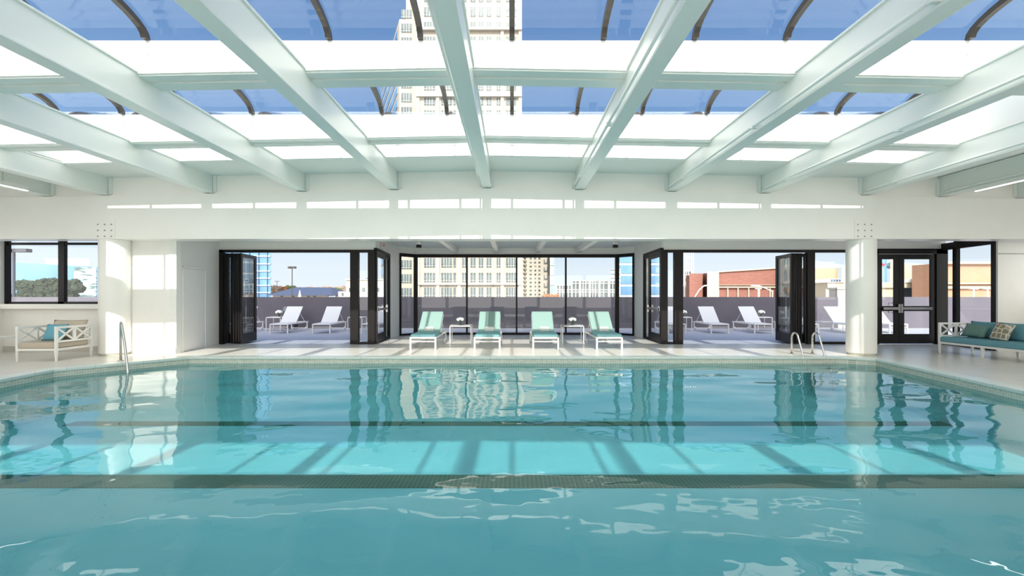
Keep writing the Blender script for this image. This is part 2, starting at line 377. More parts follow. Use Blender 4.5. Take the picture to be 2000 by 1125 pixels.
# flanks
b = MB(); b.box(XL-0.2, XL, YB, 11.95, 0, 1.22); b.box(XL-0.2, XL, YB, 11.95, 3.0, 4.75)
for y in (-4.0, -1.0, 2.0, 5.0, 8.0, 11.7): b.box(XL-0.2, XL, y, y+0.25, 1.22, 3.0)
struct(b.build('wall_left', M_wall))
b = MB(); b.box(XR, XR+0.2, YB, 12.05, 0, 1.22); b.box(XR, XR+0.2, YB, 12.05, 3.0, 4.75)
for y in (-4.0, -1.0, 2.0, 5.0, 8.0, 11.7): b.box(XR, XR+0.2, y, y+0.25, 1.22, 3.0)
struct(b.build('wall_right', M_wall))
b = MB(); b.box(XL, XR, YB-0.2, YB, 0, 0.5); b.box(XL, XR, YB-0.2, YB, 3.2, 4.75)
for i in range(8): x = XL+i*(XR-XL)/7; b.box(x-0.12, x+0.12, YB-0.2, YB, 0.5, 3.2)
struct(b.build('wall_back', M_wall))
# roofs: opaque parts of the high ceiling
def slab(name, x0, x1, y0, y1, m=M_ceil, lift=4.47, top=4.72):
    xs = sorted({x0, x1} | ({XC} if x0 < XC < x1 else set())); b = MB(); g = []
    for x in xs: g.append([b.bm.verts.new(v) for v in ((x, y0, lift+gab(x)), (x, y0, top), (x, y1, top), (x, y1, lift+gab(x)))])
    for i in range(len(xs)-1):
        for k in range(4): b.bm.faces.new((g[i][k], g[i+1][k], g[i+1][(k+1)%4], g[i][(k+1)%4]))
    b.bm.faces.new(g[0]); b.bm.faces.new(g[-1][::-1]); return struct(b.build(name, m))
slab('ceiling', SX0-0.04, SX1+0.04, 9.93, 11.03, lift=4.42)
slab('ceiling_left', XL-0.2, SX0-0.04, YB, 11.03)
slab('ceiling_right', SX1+0.04, XR+0.2, YB, 11.03)
slab('ceiling_near_shading', SX0-0.04, SX1+0.04, -0.72, 3.52)  # unseen solid slab, sized to keep sun off part of the pool floor
slab('ceiling_back', SX0-0.04, SX1+0.04, YB, -2.77)

# ---------------------------------------------------------------- roof beams
WHO = {-5: 'outermost', -4: 'fourth', -3: 'third', -2: 'second', -1: 'first', 1: 'first', 2: 'second', 3: 'third', 4: 'fourth', 5: 'fifth', 6: 'outermost'}
BX = {k: XC+2.21*k for k in range(-4, 5)}; BX[-5] = -11.1; BX[-4] = -9.72; BX[4] = 8.45; BX[5] = 10.3; BX[6] = 12.15
for k, x in BX.items():
    z0 = 4.0+gab(x); z1 = 4.46+gab(x)
    b = MB(); b.box(x-0.085, x+0.085, YB, GY+0.08, z0+0.03, z1); b.box(x-0.11, x+0.11, YB, GY+0.08, z0, z0+0.035); b.box(x-0.11, x+0.11, YB, GY+0.08, z1-0.03, z1)
    r = empty('roof_beam', (x, 0, z0))
    nm = ('white painted roof beam running above the pool centre' if k == 0 else
          '%s white roof beam to the %s of the central beam' % (WHO[k], 'left' if k < 0 else 'right'))
    tag(r, nm, 'beam', 'roof beams over the pool')
    o = b.build('beam', M_beam, None, 0.006); o.parent = r; o.location = (-x, 0, -z0)
    if k >= 0 and k < 6:
        c = MB(); c.tube([(x-0.15, YB+0.1, z0+0.075), (x-0.15, 10.7, z0+0.075), (x-0.13, 10.85, z0+0.075)], 0.022, 8)
        for y in (-2, 1, 4, 7, 10): c.box(x-0.175, x-0.08, y, y+0.05, z0+0.05, z0+0.10)
        o = c.build('conduit', M_beam, None); o.parent = r; o.location = (-x, 0, -z0)
    c = MB()
    for s in (-1, 1): c.box(x+s*0.09, x+s*0.17, GY+0.04, GY+0.08, z0+0.03, z1-0.04)
    o = c.build('end_bracket', M_beam, None, 0.003); o.parent = r; o.location = (-x, 0, -z0)
# cross beams between the roof beams
def cross(y0, y1, label, ztop=4.455, zb=4.395):
    b = MB(); ks = [k for k in sorted(BX) if -4 <= k <= 4]
    for k0, k1 in zip(ks, ks[1:]):
        a, c = BX[k0]+0.085, BX[k1]-0.085; ya = y0+(y1-y0)*0.5
        for (u0, u1, w0, w1) in ((y0, y1, zb+0.02, ztop), (y0+0.03, ya-0.03, zb, zb+0.02), (ya, y1-0.01, zb-0.012, zb+0.02)):
            v = [b.bm.verts.new((x, y, z+gab(x))) for x in (a, c) for y, z in ((u0, w0), (u1, w0), (u1, w1), (u0, w1))]
            for q in range(4): b.bm.faces.new((v[q], v[(q+1)%4], v[4+(q+1)%4], v[4+q]))
            b.bm.faces.new(v[:4]); b.bm.faces.new(v[4:][::-1])
    return tag(b.build('cross_beam', M_beam), label, 'beam', 'cross beams under the skylights')
cross(3.2, 3.5, 'white steel cross beam above the near end of the pool')
cross(6.05, 6.50, 'wide white cross beam at the far side of the nearest glass vault')
cross(8.60, 8.93, 'slimmer white cross beam between the two far glass vaults')
# ---------------------------------------------------------------- skylights
def skylight(y0, y1, label, rise=0.32):
    ya, yb = y0+0.0, y1; r = empty('skylight', ((SX0+SX1)/2, (y0+y1)/2, 4.46)); off = -Vector(r.location)
    tag(r, label, 'skylight', 'glass vaults in the roof')
    zt = 4.85; b = MB(); t = 0.12
    for ya_, yb_ in ((y0-0.05, y0), (y1, y1+0.06)):      # the lower edge follows the fall of the roof
        g = [[b.bm.verts.new(v) for v in ((x, ya_, 4.44+gab(x)), (x, ya_, zt), (x, yb_, zt), (x, yb_, 4.44+gab(x)))] for x in (SX0-t, XC, SX1+t)]
        for i in range(2):
            for k in range(4): b.bm.faces.new((g[i][k], g[i+1][k], g[i+1][(k+1)%4], g[i][(k+1)%4]))
        b.bm.faces.new(g[0]); b.bm.faces.new(g[2][::-1])
    b.box(SX0-t, SX0, y0, y1, 4.30, zt); b.box(SX1, SX1+t, y0, y1, 4.30, zt)
    b.box(SX0, SX1, y1-0.012, y1, 4.655, 4.67)
    o = b.build('curb', M_curb, None); o.parent = r; o.location = off
    n = 18; cy = (y0+y1)/2; a = (y1-y0)/2
    def arc(th, da=0.0): return cy - (a+da)*math.cos(th), zt + (rise+da)*math.sin(th)**0.9
    ths = [PI*i/n for i in range(n+1)]
    b = MB()
    for x0, x1 in ((SX0-0.05, SX1+0.05),):
        prev = None
        for th in ths:
            q = []
            for da in (0.0, 0.010):
                y, z = arc(th, da); q += [b.bm.verts.new((x0, y, z)), b.bm.verts.new((x1, y, z))]
            if prev:
                b.bm.faces.new((prev[0], prev[1], q[1], q[0])); b.bm.faces.new((prev[2], q[2], q[3], prev[3]))
            prev = q
    for x in (SX0-0.05, SX1+0.05):        # end panes
        pts = [(*arc(th),) for th in ths]
        for dx in (0, 0.01): b.bm.faces.new([b.bm.verts.new((x+dx, y, z)) for y, z in pts])
    o = b.build('glass', M_roofglass, None); o.parent = r; o.location = off
    for p in o.data.polygons: p.use_smooth = False
    bar0 = None
    for k in range(-7, 7):
        x = 1.226*k
        if bar0 is None:
            b = MB(); prev = None
            for th in ths:
                q = []
                for da in (-0.075, 0.012):
                    y, z = arc(th, da); z = max(z, zt-0.02) if th in (ths[0], ths[-1]) else z
                    q += [b.bm.verts.new((-0.034, y, z)), b.bm.verts.new((0.034, y, z))]
                if prev:
                    for i0, i1 in ((0, 1), (1, 3), (3, 2), (2, 0)): b.bm.faces.new((prev[i0], prev[i1], q[i1], q[i0]))
                else: b.bm.faces.new((q[0], q[1], q[3], q[2]))
                prev = q
            b.bm.faces.new((prev[0], prev[2], prev[3], prev[1]))
            bar0 = o = b.build('glazing_bar', M_bronze, None)
        else: o = bar0.copy(); COL.objects.link(o)
        o.parent = r; o.location = (off.x+x, off.y, off.z)
    return r
skylight(-2.73, -0.76, 'glass barrel vault skylight over the near end of the pool')
skylight(3.56, 6.20, 'nearest visible curved glass skylight with dark arched glazing bars', 0.33)
skylight(6.47, 8.72, 'middle curved glass skylight seen between the two cross beams')
skylight(8.93, 9.88, 'farthest narrow glass skylight just before the great girder', 0.25)

# ---------------------------------------------------------------- columns
def column(x, y, label):
    r = empty('column', (x, y, 0)); tag(r, label, 'column', 'round columns at the pool edge')
    b = MB(); b.lathe([(0.285, 0.0), (0.285, 0.055)], n=48); b.build('base_ring', M_mosaic, r)
    b = MB(); b.lathe([(0.305, 0.05), (0.31, 0.06), (0.31, 2.76), (0.305, 2.78)], n=64); b.build('shaft', M_paint, r)
column(-9.67, 11.22, 'round white column beside the beige armchair, near the left wall')
column(8.50, 11.22, 'round white column beside the steel ladder, near the double doors')

# ---------------------------------------------------------------- windows and doors
def frame_panel(root, p, q, z0, z1, fw=0.06, t=0.06, top=None, bot=None, gl=True, name='frame', rails=()):
    """rectangular framed pane standing between plan points p and q"""
    p, q = Vector(p), Vector(q); d = q-p; L = d.length; a = math.atan2(d.y, d.x)
    M = Matrix.Translation((p.x, p.y, 0)) @ Matrix.Rotation(a, 4, 'Z'); top = top or fw; bot = bot or fw
    b = MB(); b.box(0, fw, -t/2, t/2, z0, z1, M); b.box(L-fw, L, -t/2, t/2, z0, z1, M)
    b.box(fw, L-fw, -t/2, t/2, z0, z0+bot, M); b.box(fw, L-fw, -t/2, t/2, z1-top, z1, M)
    for (za, zb) in rails: b.box(fw, L-fw, -t/2, t/2, za, zb, M)
    f = b.build(name, M_black, root)
    if gl:
        g = MB(); g.box(fw*0.9, L-fw*0.9, -0.005, 0.005, z0+bot*0.9, z1-top*0.9, M); g.build('glass', M_glass, f)
    return f
def root_struct(name, label=None):
    r = empty(name); r['kind'] = 'structure'
    if label: r['label'] = label
    return r
HT = 2.80      # head of the door frames
# window_1: left ribbon window
r = root_struct('window_1')
b = MB(); d = 11.88
b.box(XL, XL+0.05, d-0.08, d+0.04, 1.22, 3.0); b.box(px(111, 11.8), px(122.5, 11.8), d-0.05, d+0.05, 1.22, 3.0)
b.box(XL, -9.2, d-0.05, d+0.05, 1.215, 1.275); b.box(XL, -9.2, d-0.04, d+0.04, 2.74, 2.80); b.box(XL, -9.2, d-0.04, d+0.04, 2.97, 3.36)
f = b.build('frame', M_black, r)
g = MB(); g.box(XL+0.05, -9.2, d-0.005, d+0.005, 1.27, 3.0); g.build('glass', M_glass, r)
for n_, X in ((2, XL-0.1), (3, XR+0.1)):
    r = root_struct('window_%d' % n_)
    b = MB()
    for y in (-3.75, -1, 2, 5, 8):
        b.box(X-0.04, X+0.04, y+0.22, y+0.30, 1.22, 3.0); 
    b.box(X-0.04, X+0.04, YB, 11.7, 1.22, 1.28); b.box(X-0.04, X+0.04, YB, 11.7, 2.94, 3.0)
    b.build('frame', M_black, r)
    g = MB(); g.box(X-0.005, X+0.005, YB, 11.7, 1.25, 2.97); g.build('glass', M_glass, r)
# door_1: opening on the left with its folded leaves
def door_leaf(root, p, q, z1=2.70, **k): return frame_panel(root, p, q, 0.02, z1, 0.10, 0.045, 0.10, 0.28, name='door_panel', rails=(), **k)
r = root_struct('door_1')
b = MB(); xa, xb = px(429, DY), px(732, DY)
b.box(xa, xb, DY-0.05, DY+0.07, HT-0.08, HT); b.box(xa, xa+0.13, DY-0.05, DY+0.07, 0, HT)
b.box(px(685, DY), px(701, DY), DY-0.06, DY+0.07, 0, HT-0.08); b.box(px(719.5, DY), px(733, DY), DY-0.06, DY+0.07, 0, HT)
b.box(px(701, DY), px(719.5, DY), DY-0.03, DY+0.03, 0, 0.06)
b.build('frame', M_black, r)
g = MB(); g.box(px(700, DY), px(720, DY), DY-0.005, DY+0.005, 0.05, HT-0.08); g.build('glass', M_glass, r)
for i, x in enumerate((439, 443.5, 450.5, 455.5, 460.5, 465.5)):
    X = px(x, DY); door_leaf(r, (X+0.02, DY-0.02), (X-0.05, DY+1.02))
door_leaf(r, (px(471, DY), DY-0.02), (px(499, 14.72), 14.75))
# door_2: single glazed door in the left return, with push bar
def side_door(name, xa, ya, xb, yb, s):
    r = root_struct(name); p, q = Vector((xa, ya)), Vector((xb, yb)); d = (q-p); L = d.length; u = d/L
    f = frame_panel(r, p, q, 0, 2.86, 0.06, 0.10, 0.10, 0.02, gl=False)
    a = p+u*0.07; c = p+u*(L*0.68); e = q-u*0.07
    lf = frame_panel(r, tuple(a), tuple(c), 0.02, 2.74, 0.11, 0.045, 0.13, 0.26, name='door_panel')
    frame_panel(r, tuple(c), tuple(e), 0.02, 2.74, 0.05, 0.06, 0.06, 0.06, name='sidelight')
    n = Vector((u.y, -u.x))*s*0.07
    b = MB(); a3 = (a+u*0.1+n).to_3d(); c3 = (c-u*0.05+n).to_3d(); a3.z = c3.z = 1.03
    b.bar(a3, c3, 0.05, 0.07); b.bar(c3+Vector((0,0,-0.12)), c3+Vector((0,0,0.12)), 0.06, 0.05)
    b.bar(a3+Vector((0,0,-0.05)), a3+Vector((0,0,0.05)), 0.05, 0.05)
    b.build('push_bar', M_steel, lf, 0.006)
    return r
side_door('door_2', -4.06, DY, -4.2, 15.72, 1)
side_door('door_3', 4.46, DY, 4.52, 15.72, -1)
# door_4: opening on the right, folded leaves, fixed pane
r = root_struct('door_4')
b = MB(); xa, xb = px(1297, DY), px(1716, DY)
b.box(xa, xb, DY-0.05, DY+0.07, HT-0.08, HT)
b.box(px(1290, DY), px(1303, DY), DY-0.06, DY+0.07, 0, HT); b.box(px(1316, DY), px(1333, DY), DY-0.06, DY+0.07, 0, HT-0.08)
b.box(px(1303, DY), px(1316, DY), DY-0.03, DY+0.03, 0, 0.06)
b.box(px(1575, DY), px(1590, DY), DY-0.05, DY+0.07, 0, HT-0.08); b.box(px(1590, DY), px(1716, DY), DY-0.03, DY+0.05, 0, 0.07)
b.build('frame', M_black, r)
g = MB(); g.box(px(1302, DY), px(1317, DY), DY-0.005, DY+0.005, 0.05, HT-0.08); g.box(px(1590, DY), px(1716, DY), DY-0.005, DY+0.005, 0.05, HT-0.08); g.build('glass', M_glass, r)
for x in (1551, 1556, 1561, 1566, 1574):
    X = px(x, DY); door_leaf(r, (X-0.02, DY-0.02), (X+0.05, DY+1.02))
door_leaf(r, (px(1546, DY), DY-0.02), (px(1518, 14.72), 14.75))
# door_5: black double doors with push bars
r = root_struct('door_5')
b = MB(); xa, xb = px(1705, DY), px(1840, DY)
b.box(xa, xb+0.1, DY-0.06, DY+0.07, HT-0.12, HT+0.03); b.box(xa, xa+0.12, DY-0.06, DY+0.07, 0, HT); b.box(px(1826, DY), xb+0.12, DY-0.06, DY+0.07, 0, HT)
b.build('frame', M_black, r)
for xa, xb, s in ((1713, 1754, 1), (1755, 1826, -1)):
    A, B = px(xa, DY), px(xb, DY)
    f = frame_panel(r, (A, DY), (B, DY), 0.02, HT-0.13, 0.13 if s == 1 else 0.15, 0.05, 0.15, 0.28, name='door_panel', rails=((0.98, 1.13),))
    b = MB(); e = B-0.03 if s == 1 else A+0.03; o_ = A+0.12 if s == 1 else B-0.16
    b.bar((o_, DY-0.08, 1.06), (e, DY-0.08, 1.06), 0.05, 0.075); b.bar((e, DY-0.07, 0.93), (e, DY-0.07, 1.19), 0.06, 0.05)
    b.build('push_bar', mat('dull_steel', (0.35, 0.34, 0.33), 0.35, 0.8), f, 0.006)
b = MB(); x = px(1742, DY); b.tube([(x+0.1, DY+0.03, 0.93), (x, DY+0.12, 0.93), (x, DY+0.12, 1.22), (x+0.1, DY+0.03, 1.22)], 0.014, 8); b.build('pull_handle', M_steel, r)
# window_5: right glazed return
r = root_struct('window_5')
P0, P1, P2 = (12.80, DY+0.02), (12.75, 13.25), (12.56, 11.95)
frame_panel(r, P0, P1, 0, 2.98, 0.05, 0.08, 0.20, 0.08)
frame_panel(r, P1, P2, 0, 3.10, 0.10, 0.10, 0.32, 0.08)
# bay window
r = root_struct('window_4')
BP = [(px(781, 16.6), 16.58), (px(812, 17.08), 17.08), (px(1205, 17.08), 17.08), (px(1238, 16.6), 16.58)]
frame_panel(r, BP[0], BP[1], 0, 2.98, 0.05, 0.08, 0.12, 0.07); frame_panel(r, BP[2], BP[3], 0, 2.98, 0.05, 0.08, 0.12, 0.07)
b = MB(); b.box(BP[1][0], BP[2][0], 17.03, 17.13, 2.86, 2.98); b.box(BP[1][0], BP[2][0], 17.03, 17.13, 0, 0.08)
for x, w_ in ((812, 0.14), (912, 0.06), (1009, 0.06), (1105, 0.06), (1205, 0.14)): X = px(x, 17.08); b.box(X-w_/2, X+w_/2, 17.02, 17.14, 0, 2.98)
b.build('frame', M_black, r)
g = MB(); g.box(BP[1][0], BP[2][0], 17.075, 17.085, 0.07, 2.88); g.build('glass', M_glass, r)
# walls round the doors
wall_seg('wall_above_doors_left', (-8.75, DY), (-4.07, DY), HT, 3.36)
wall_seg('wall_above_doors_right', (4.5, DY), (12.9, DY), HT, 3.36)
wall_seg('wall_bay_left', (-4.06, DY+0.02), (-4.2, 15.74), 2.86, 3.36)
wall_seg('wall_bay_right', (4.52, 15.74), (4.46, DY+0.02), 2.86, 3.36)
wall_seg('wall_pier_left', (-4.2, 15.74), (-4.05, 16.6), 0, 3.3)
wall_seg('wall_pier_right', (4.40, 16.6), (4.52, 15.74), 0, 3.3)
b = MB(); b.prism([(-4.3, 16.55), BP[0], BP[1], BP[2], BP[3], (4.6, 16.55), (4.6, 17.35), (-4.3, 17.35)], 2.98, 3.3); struct(b.build('wall_bay_head', M_wall))
struct(MB().box(12.6, 12.95, 11.9, 13.85, 3.1, 3.36).build('wall_right_head', M_wall))
# low beams in the bay ceiling
for i, x in enumerate((-2.07, -0.56, 0.94, 2.44)):
    b = MB(); b.box(x-0.075, x+0.075, 11.4, 16.95, 3.02, 3.30)
    tag(b.build('bay_rafter', M_paint, None, 0.005), ('leftmost', 'second', 'third', 'rightmost')[i]+' of four small white rafters above the window bay', 'beam', 'rafters above the window bay')
# flush service door in the left return wall
r = root_struct('door_6'); p, q = Vector((-8.345, 11.70)), Vector((-8.53, 12.78)); u = (q-p).normalized(); n = Vector((u.y, -u.x))
b = MB(); L = (q-p).length; M = Matrix.Translation((p.x, p.y, 0)) @ Matrix.Rotation(math.atan2(u.y, u.x), 4, 'Z')
b.box(0, L, -0.022, 0.03, 0.03, 2.13, M); b.build('door_panel', M_wall, r, 0.004)
b = MB(); b.box(-0.05, 0, -0.03, 0.03, 0, 2.19, M); b.box(L, L+0.05, -0.03, 0.03, 0, 2.19, M); b.box(-0.05, L+0.05, -0.03, 0.03, 2.14, 2.19, M); b.build('door_frame', M_wall, r, 0.004)
# ---------------------------------------------------------------- fittings
def linear_light(x, y0, y1, z, label):
    r = empty('pendant_light', (x, (y0+y1)/2, z)); tag(r, label, 'light', 'long slim ceiling lights')
    h = (y1-y0)/2
    MB().box(-0.045, 0.045, -h, h, 0.0, 0.09).build('housing', M_white, r, 0.004)
    MB().box(-0.032, 0.032, -h+0.02, h-0.02, -0.008, 0.0).build('tube', M_lamp, r)
    for y in (-h+0.5, 0, h-0.5): b = MB(); b.bar((0, y, 0.09), (0, y, 4.47+gab(x)-z), 0.008); b.build('hanger', M_steel, r)
linear_light(-10.72, 5.2, 10.2, 3.75, 'slim white linear light hanging near the left wall')
linear_light(10.30, 5.2, 10.25, 3.75, 'slim white linear light hanging beside the right roof beams')
def spot(x, y, label):
    r = empty('spotlight', (x, y, 3.0)); tag(r, label, 'light', 'small black ceiling spotlights')
    b = MB(); b.lathe([(0.07, 0.0), (0.09, 0.02), (0.09, 0.08), (0.03, 0.10)], n=20); b.build('shade', M_black2, r)
    b = MB(); b.lathe([(0.085, 0.10), (0.085, 0.225)], n=20); b.build('housing', M_white, r)
spot(px(818, 15.0), 15.0, 'small black spotlight on the bay ceiling, above the leftmost lounger')
spot(px(1202, 15.0), 15.0, 'small black spotlight on the bay ceiling, above the rightmost lounger')
# exit sign on the bulkhead
r = empty('exit_sign', (-4.07, 14.55, 3.02)); tag(r, 'small white exit sign with red letters above the left side door', 'sign')
MB().box(-0.015, 0.015, -0.16, 0.16, -0.1, 0.1).build('board', mat('sign_white', (0.85, 0.84, 0.8), 0.5), r, 0.003)
tx = bpy.data.curves.new('lettering', 'FONT'); tx.body = 'EXIT'; tx.size = 0.15; tx.align_x = 'CENTER'; tx.align_y = 'CENTER'; tx.extrude = 0.002
to = bpy.data.objects.new('lettering', tx); COL.objects.link(to); 
bpy.context.view_layer.update(); me = bpy.data.meshes.new_from_object(to); bpy.data.objects.remove(to)
me.materials.clear(); me.materials.append(mat('sign_red', (0.6, 0.05, 0.03), 0.5)); to = bpy.data.objects.new('lettering', me); COL.objects.link(to); to.parent = r
to.location = (0.018, 0, 0); to.rotation_euler = (PI/2, 0, PI/2)
# sprinkler pipe on the left pier
r = MB(); r.tube([(-3.98, 15.9, 3.2), (-3.98, 15.9, 2.45)], 0.018, 8); r.tube([(-3.98, 15.9, 2.46), (-3.90, 15.9, 2.46)], 0.03, 8)
tag(r.build('sprinkler_pipe', M_paint), 'thin white pipe running down the pier left of the bay window', 'pipe')

# pool ladder and grab rail
def rail_pts(p, q, zt, zend):
    """inverted hook from deck point p over to water point q"""
    p, q = Vector((*p, 0)), Vector((*q, zend)); d = Vector((q.x-p.x, q.y-p.y, 0)); D = d.length; d.normalize(); pts = [p, p+Vector((0,0,zt*0.72))]
    r_ = min(0.13, D*0.25)
    for i in range(9):
        a = PI - PI*0.86*i/8; pts.append(p + d*(r_+r_*math.cos(a)) + Vector((0,0,zt-r_+r_*math.sin(a))) )
    e = pts[-1]; pts.append(e + (q-e)*0.5 + d*0.02); pts.append(Vector((q.x, q.y, zend+0.35)) + d*-0.0); pts.append(q); return pts
r = empty('pool_ladder', (7.12, 11.0, 0)); tag(r, 'polished steel ladder with two curved rails at the far edge of the pool', 'ladder'); off = -Vector(r.location)
for x in (6.87, 7.38):
    b = MB(); b.tube(rail_pts((x, 11.32), (x, 10.58), 0.53, -0.75), 0.022, 12); o = b.build('handrail', M_steel); o.parent = r; o.location = off
    b = MB(); b.lathe([(0.05, 0), (0.05, 0.015), (0.03, 0.02)], x, 11.32, 16); o = b.build('flange', M_steel); o.parent = r; o.location = off
for z in (-0.19, -0.45, -0.7):
    b = MB(); b.box(6.87, 7.38, 10.54, 10.62, z, z+0.025); o = b.build('step', M_steel, None, 0.005); o.parent = r; o.location = off
r = empty('grab_rail', (-8.56, 10.08, 0)); tag(r, 'polished steel grab rail rising from the pool edge in front of the left column', 'rail'); off = -Vector(r.location)
P = [(-8.56, 10.08, 0), (-8.56, 10.08, 0.76), (-8.545, 10.065, 0.815), (-8.50, 10.02, 0.845), (-8.44, 9.96, 0.835), (-8.39, 9.91, 0.77), (-8.15, 9.70, 0.40), (-7.86, 9.42, -0.05), (-7.80, 9.36, -0.14), (-7.76, 9.32, -0.6)]
b = MB(); b.tube(P, 0.024, 12); o = b.build('handrail', M_steel); o.parent = r; o.location = off
b = MB(); b.lathe([(0.055, 0), (0.055, 0.015), (0.03, 0.02)], -8.56, 10.08, 16); o = b.build('flange', M_steel); o.parent = r; o.location = off

# ---------------------------------------------------------------- loungers
def lounger(kind, label, group):
    """foot at local y 0, head at y 2.1"""
    r = empty('sun_lounger'); tag(r, label, 'sun lounger', group); W = 0.33; zr = 0.30 if kind == 'in' else 0.33; H = 0.92 if kind == 'in' else 0.86
    b = MB()
    for s in (-1, 1): b.box(s*W-0.02, s*W+0.02, 0, 2.0, zr, zr+0.045)
    for y in (0, H-0.02, 1.96): b.box(-W, W, y, y+0.035, zr, zr+0.045)
    b.box(-W, W, 0.0, 0.03, zr-0.09, zr-0.065)
    b.build('frame', M_white, r, 0.004)
    for s in (-1, 1):
        MB().box(s*W-0.022, s*W+0.022, 0.0, 0.045, 0, zr).build('leg', M_white, r, 0.003)
        MB().box(s*W-0.02, s*W+0.02, 1.88, 1.92, 0.08, zr).build('leg', M_white, r, 0.003)
        b = MB(); M = Matrix.Translation((s*(W-0.04), 1.90, 0.075)) @ Matrix.Rotation(PI/2, 4, 'Y'); b.lathe([(0.075, -0.02), (0.075, 0.02)], n=20, M=M); b.build('wheel', M_white, r)
    b = MB(); b.box(-W, W, 1.885, 1.915, 0.08, 0.11); b.build('stretcher', M_white, r)
    ang = math.radians(38 if kind == 'in' else 44); bl = 0.86 if kind == 'in' else 0.88
    ca, sa = math.cos(ang), math.sin(ang)
    top = Vector((0, H+bl*ca, zr+0.05+bl*sa))
    b = MB()
    for s in (-1, 1):
        b.bar((s*(W-0.03), H, zr+0.045), (s*(W-0.03), top.y, top.z), 0.03, 0.025)
        b.bar((s*(W-0.03), H+bl*ca*0.62, zr+0.04+bl*sa*0.62), (s*(W-0.03), 1.75, zr+0.02), 0.02, 0.02)
    b.bar((-W+0.03, top.y, top.z), (W-0.03, top.y, top.z), 0.03, 0.025)
    b.build('back_frame', M_white, r, 0.003)
    if kind == 'in':
        th = 0.075; MB().box(-W+0.005, W-0.005, -0.01, H+0.02, zr+0.045, zr+0.045+th).build('seat_cushion', M_seat, r, 0.025, seg=3)
        M = Matrix.Translation((0, H+0.0, zr+0.075)) @ Matrix.Rotation(ang, 4, 'X')
        MB().box(-W+0.02, W-0.02, 0.0, bl+0.03, 0, th, M).build('back_cushion', M_aqua, r, 0.025, seg=3)
    else:
        MB().box(-W+0.01, W-0.01, 0.01, H, zr+0.04, zr+0.055).build('seat_sling', M_sling, r, 0.003)
        M = Matrix.Translation((0, H, zr+0.05)) @ Matrix.Rotation(ang, 4, 'X')
        MB().box(-W+0.01, W-0.01, 0, bl+0.02, 0.01, 0.025, M).build('back_sling', M_sling, r, 0.003)
    return r
def bolster(x, y, label):
    b = MB(); n = 16; M = Matrix.Rotation(PI/2, 4, 'Y')
    b.lathe([(0.03, -0.135), (0.062, -0.13), (0.070, -0.10), (0.070, 0.10), (0.062, 0.13), (0.03, 0.135)], n=20, M=M)
    o = b.build('lumbar_pillow', M_towel, None, loc=(x, y, 0.485)); o.scale = (1, 1, 1.05); return tag(o, label, 'pillow', 'small rolled pillows on the aqua loungers')
IN = [(-2.35, 'aqua cushioned lounger nearest the left side door, left of both tables'),
      (-0.655, 'aqua cushioned lounger just right of the left flower table'),
      (0.89, 'aqua cushioned lounger just left of the right flower table'),
      (2.57, 'aqua cushioned lounger nearest the right side door, right of both tables')]
p0 = lounger('in', IN[0][1], 'aqua loungers in front of the bay window'); p0.location = (IN[0][0], 12.15, 0)
for x, lb in IN[1:]:
    c = copy_tree(p0); c.location = (x, 12.15, 0); c['label'] = lb
for (x, _), s, t_ in zip(IN, (0.0, 0.02, 0.03, 0.04), ('leftmost aqua lounger', 'aqua lounger right of the left table', 'aqua lounger left of the right table', 'rightmost aqua lounger')):
    bolster(x+s, 12.15+0.93, 'white striped rolled pillow on the %s' % t_)
OUTG = 'white sling loungers on the terrace'
OL = [(-10.95, 'white terrace lounger partly hidden behind the left folded door leaf'), (-9.05, 'white terrace lounger right of the left terrace flower table'),
      (-7.40, 'white terrace lounger alone near the right side of the left doorway'), (-5.5, 'white terrace lounger seen through the narrow pane beside the left side door'),
      (6.40, 'white terrace lounger seen through the narrow pane beside the right side door'), (8.07, 'white terrace lounger standing first in the right doorway'),
      (9.76, 'white terrace lounger left of the right terrace flower table'), (11.55, 'white terrace lounger half hidden by the right folded door leaf'),
      (13.35, 'white terrace lounger seen through the fixed pane left of the right column'), (15.0, 'white terrace lounger seen through the double doors')]
o0 = None
for x, lb in OL:
    if o0 is None: c = o0 = lounger('out', lb, OUTG)
    else: c = copy_tree(o0)
    c.location = (x, 17.87, -0.02); c['label'] = lb; c.rotation_euler = (0, 0, 0.04 if x < 0 else -0.04)

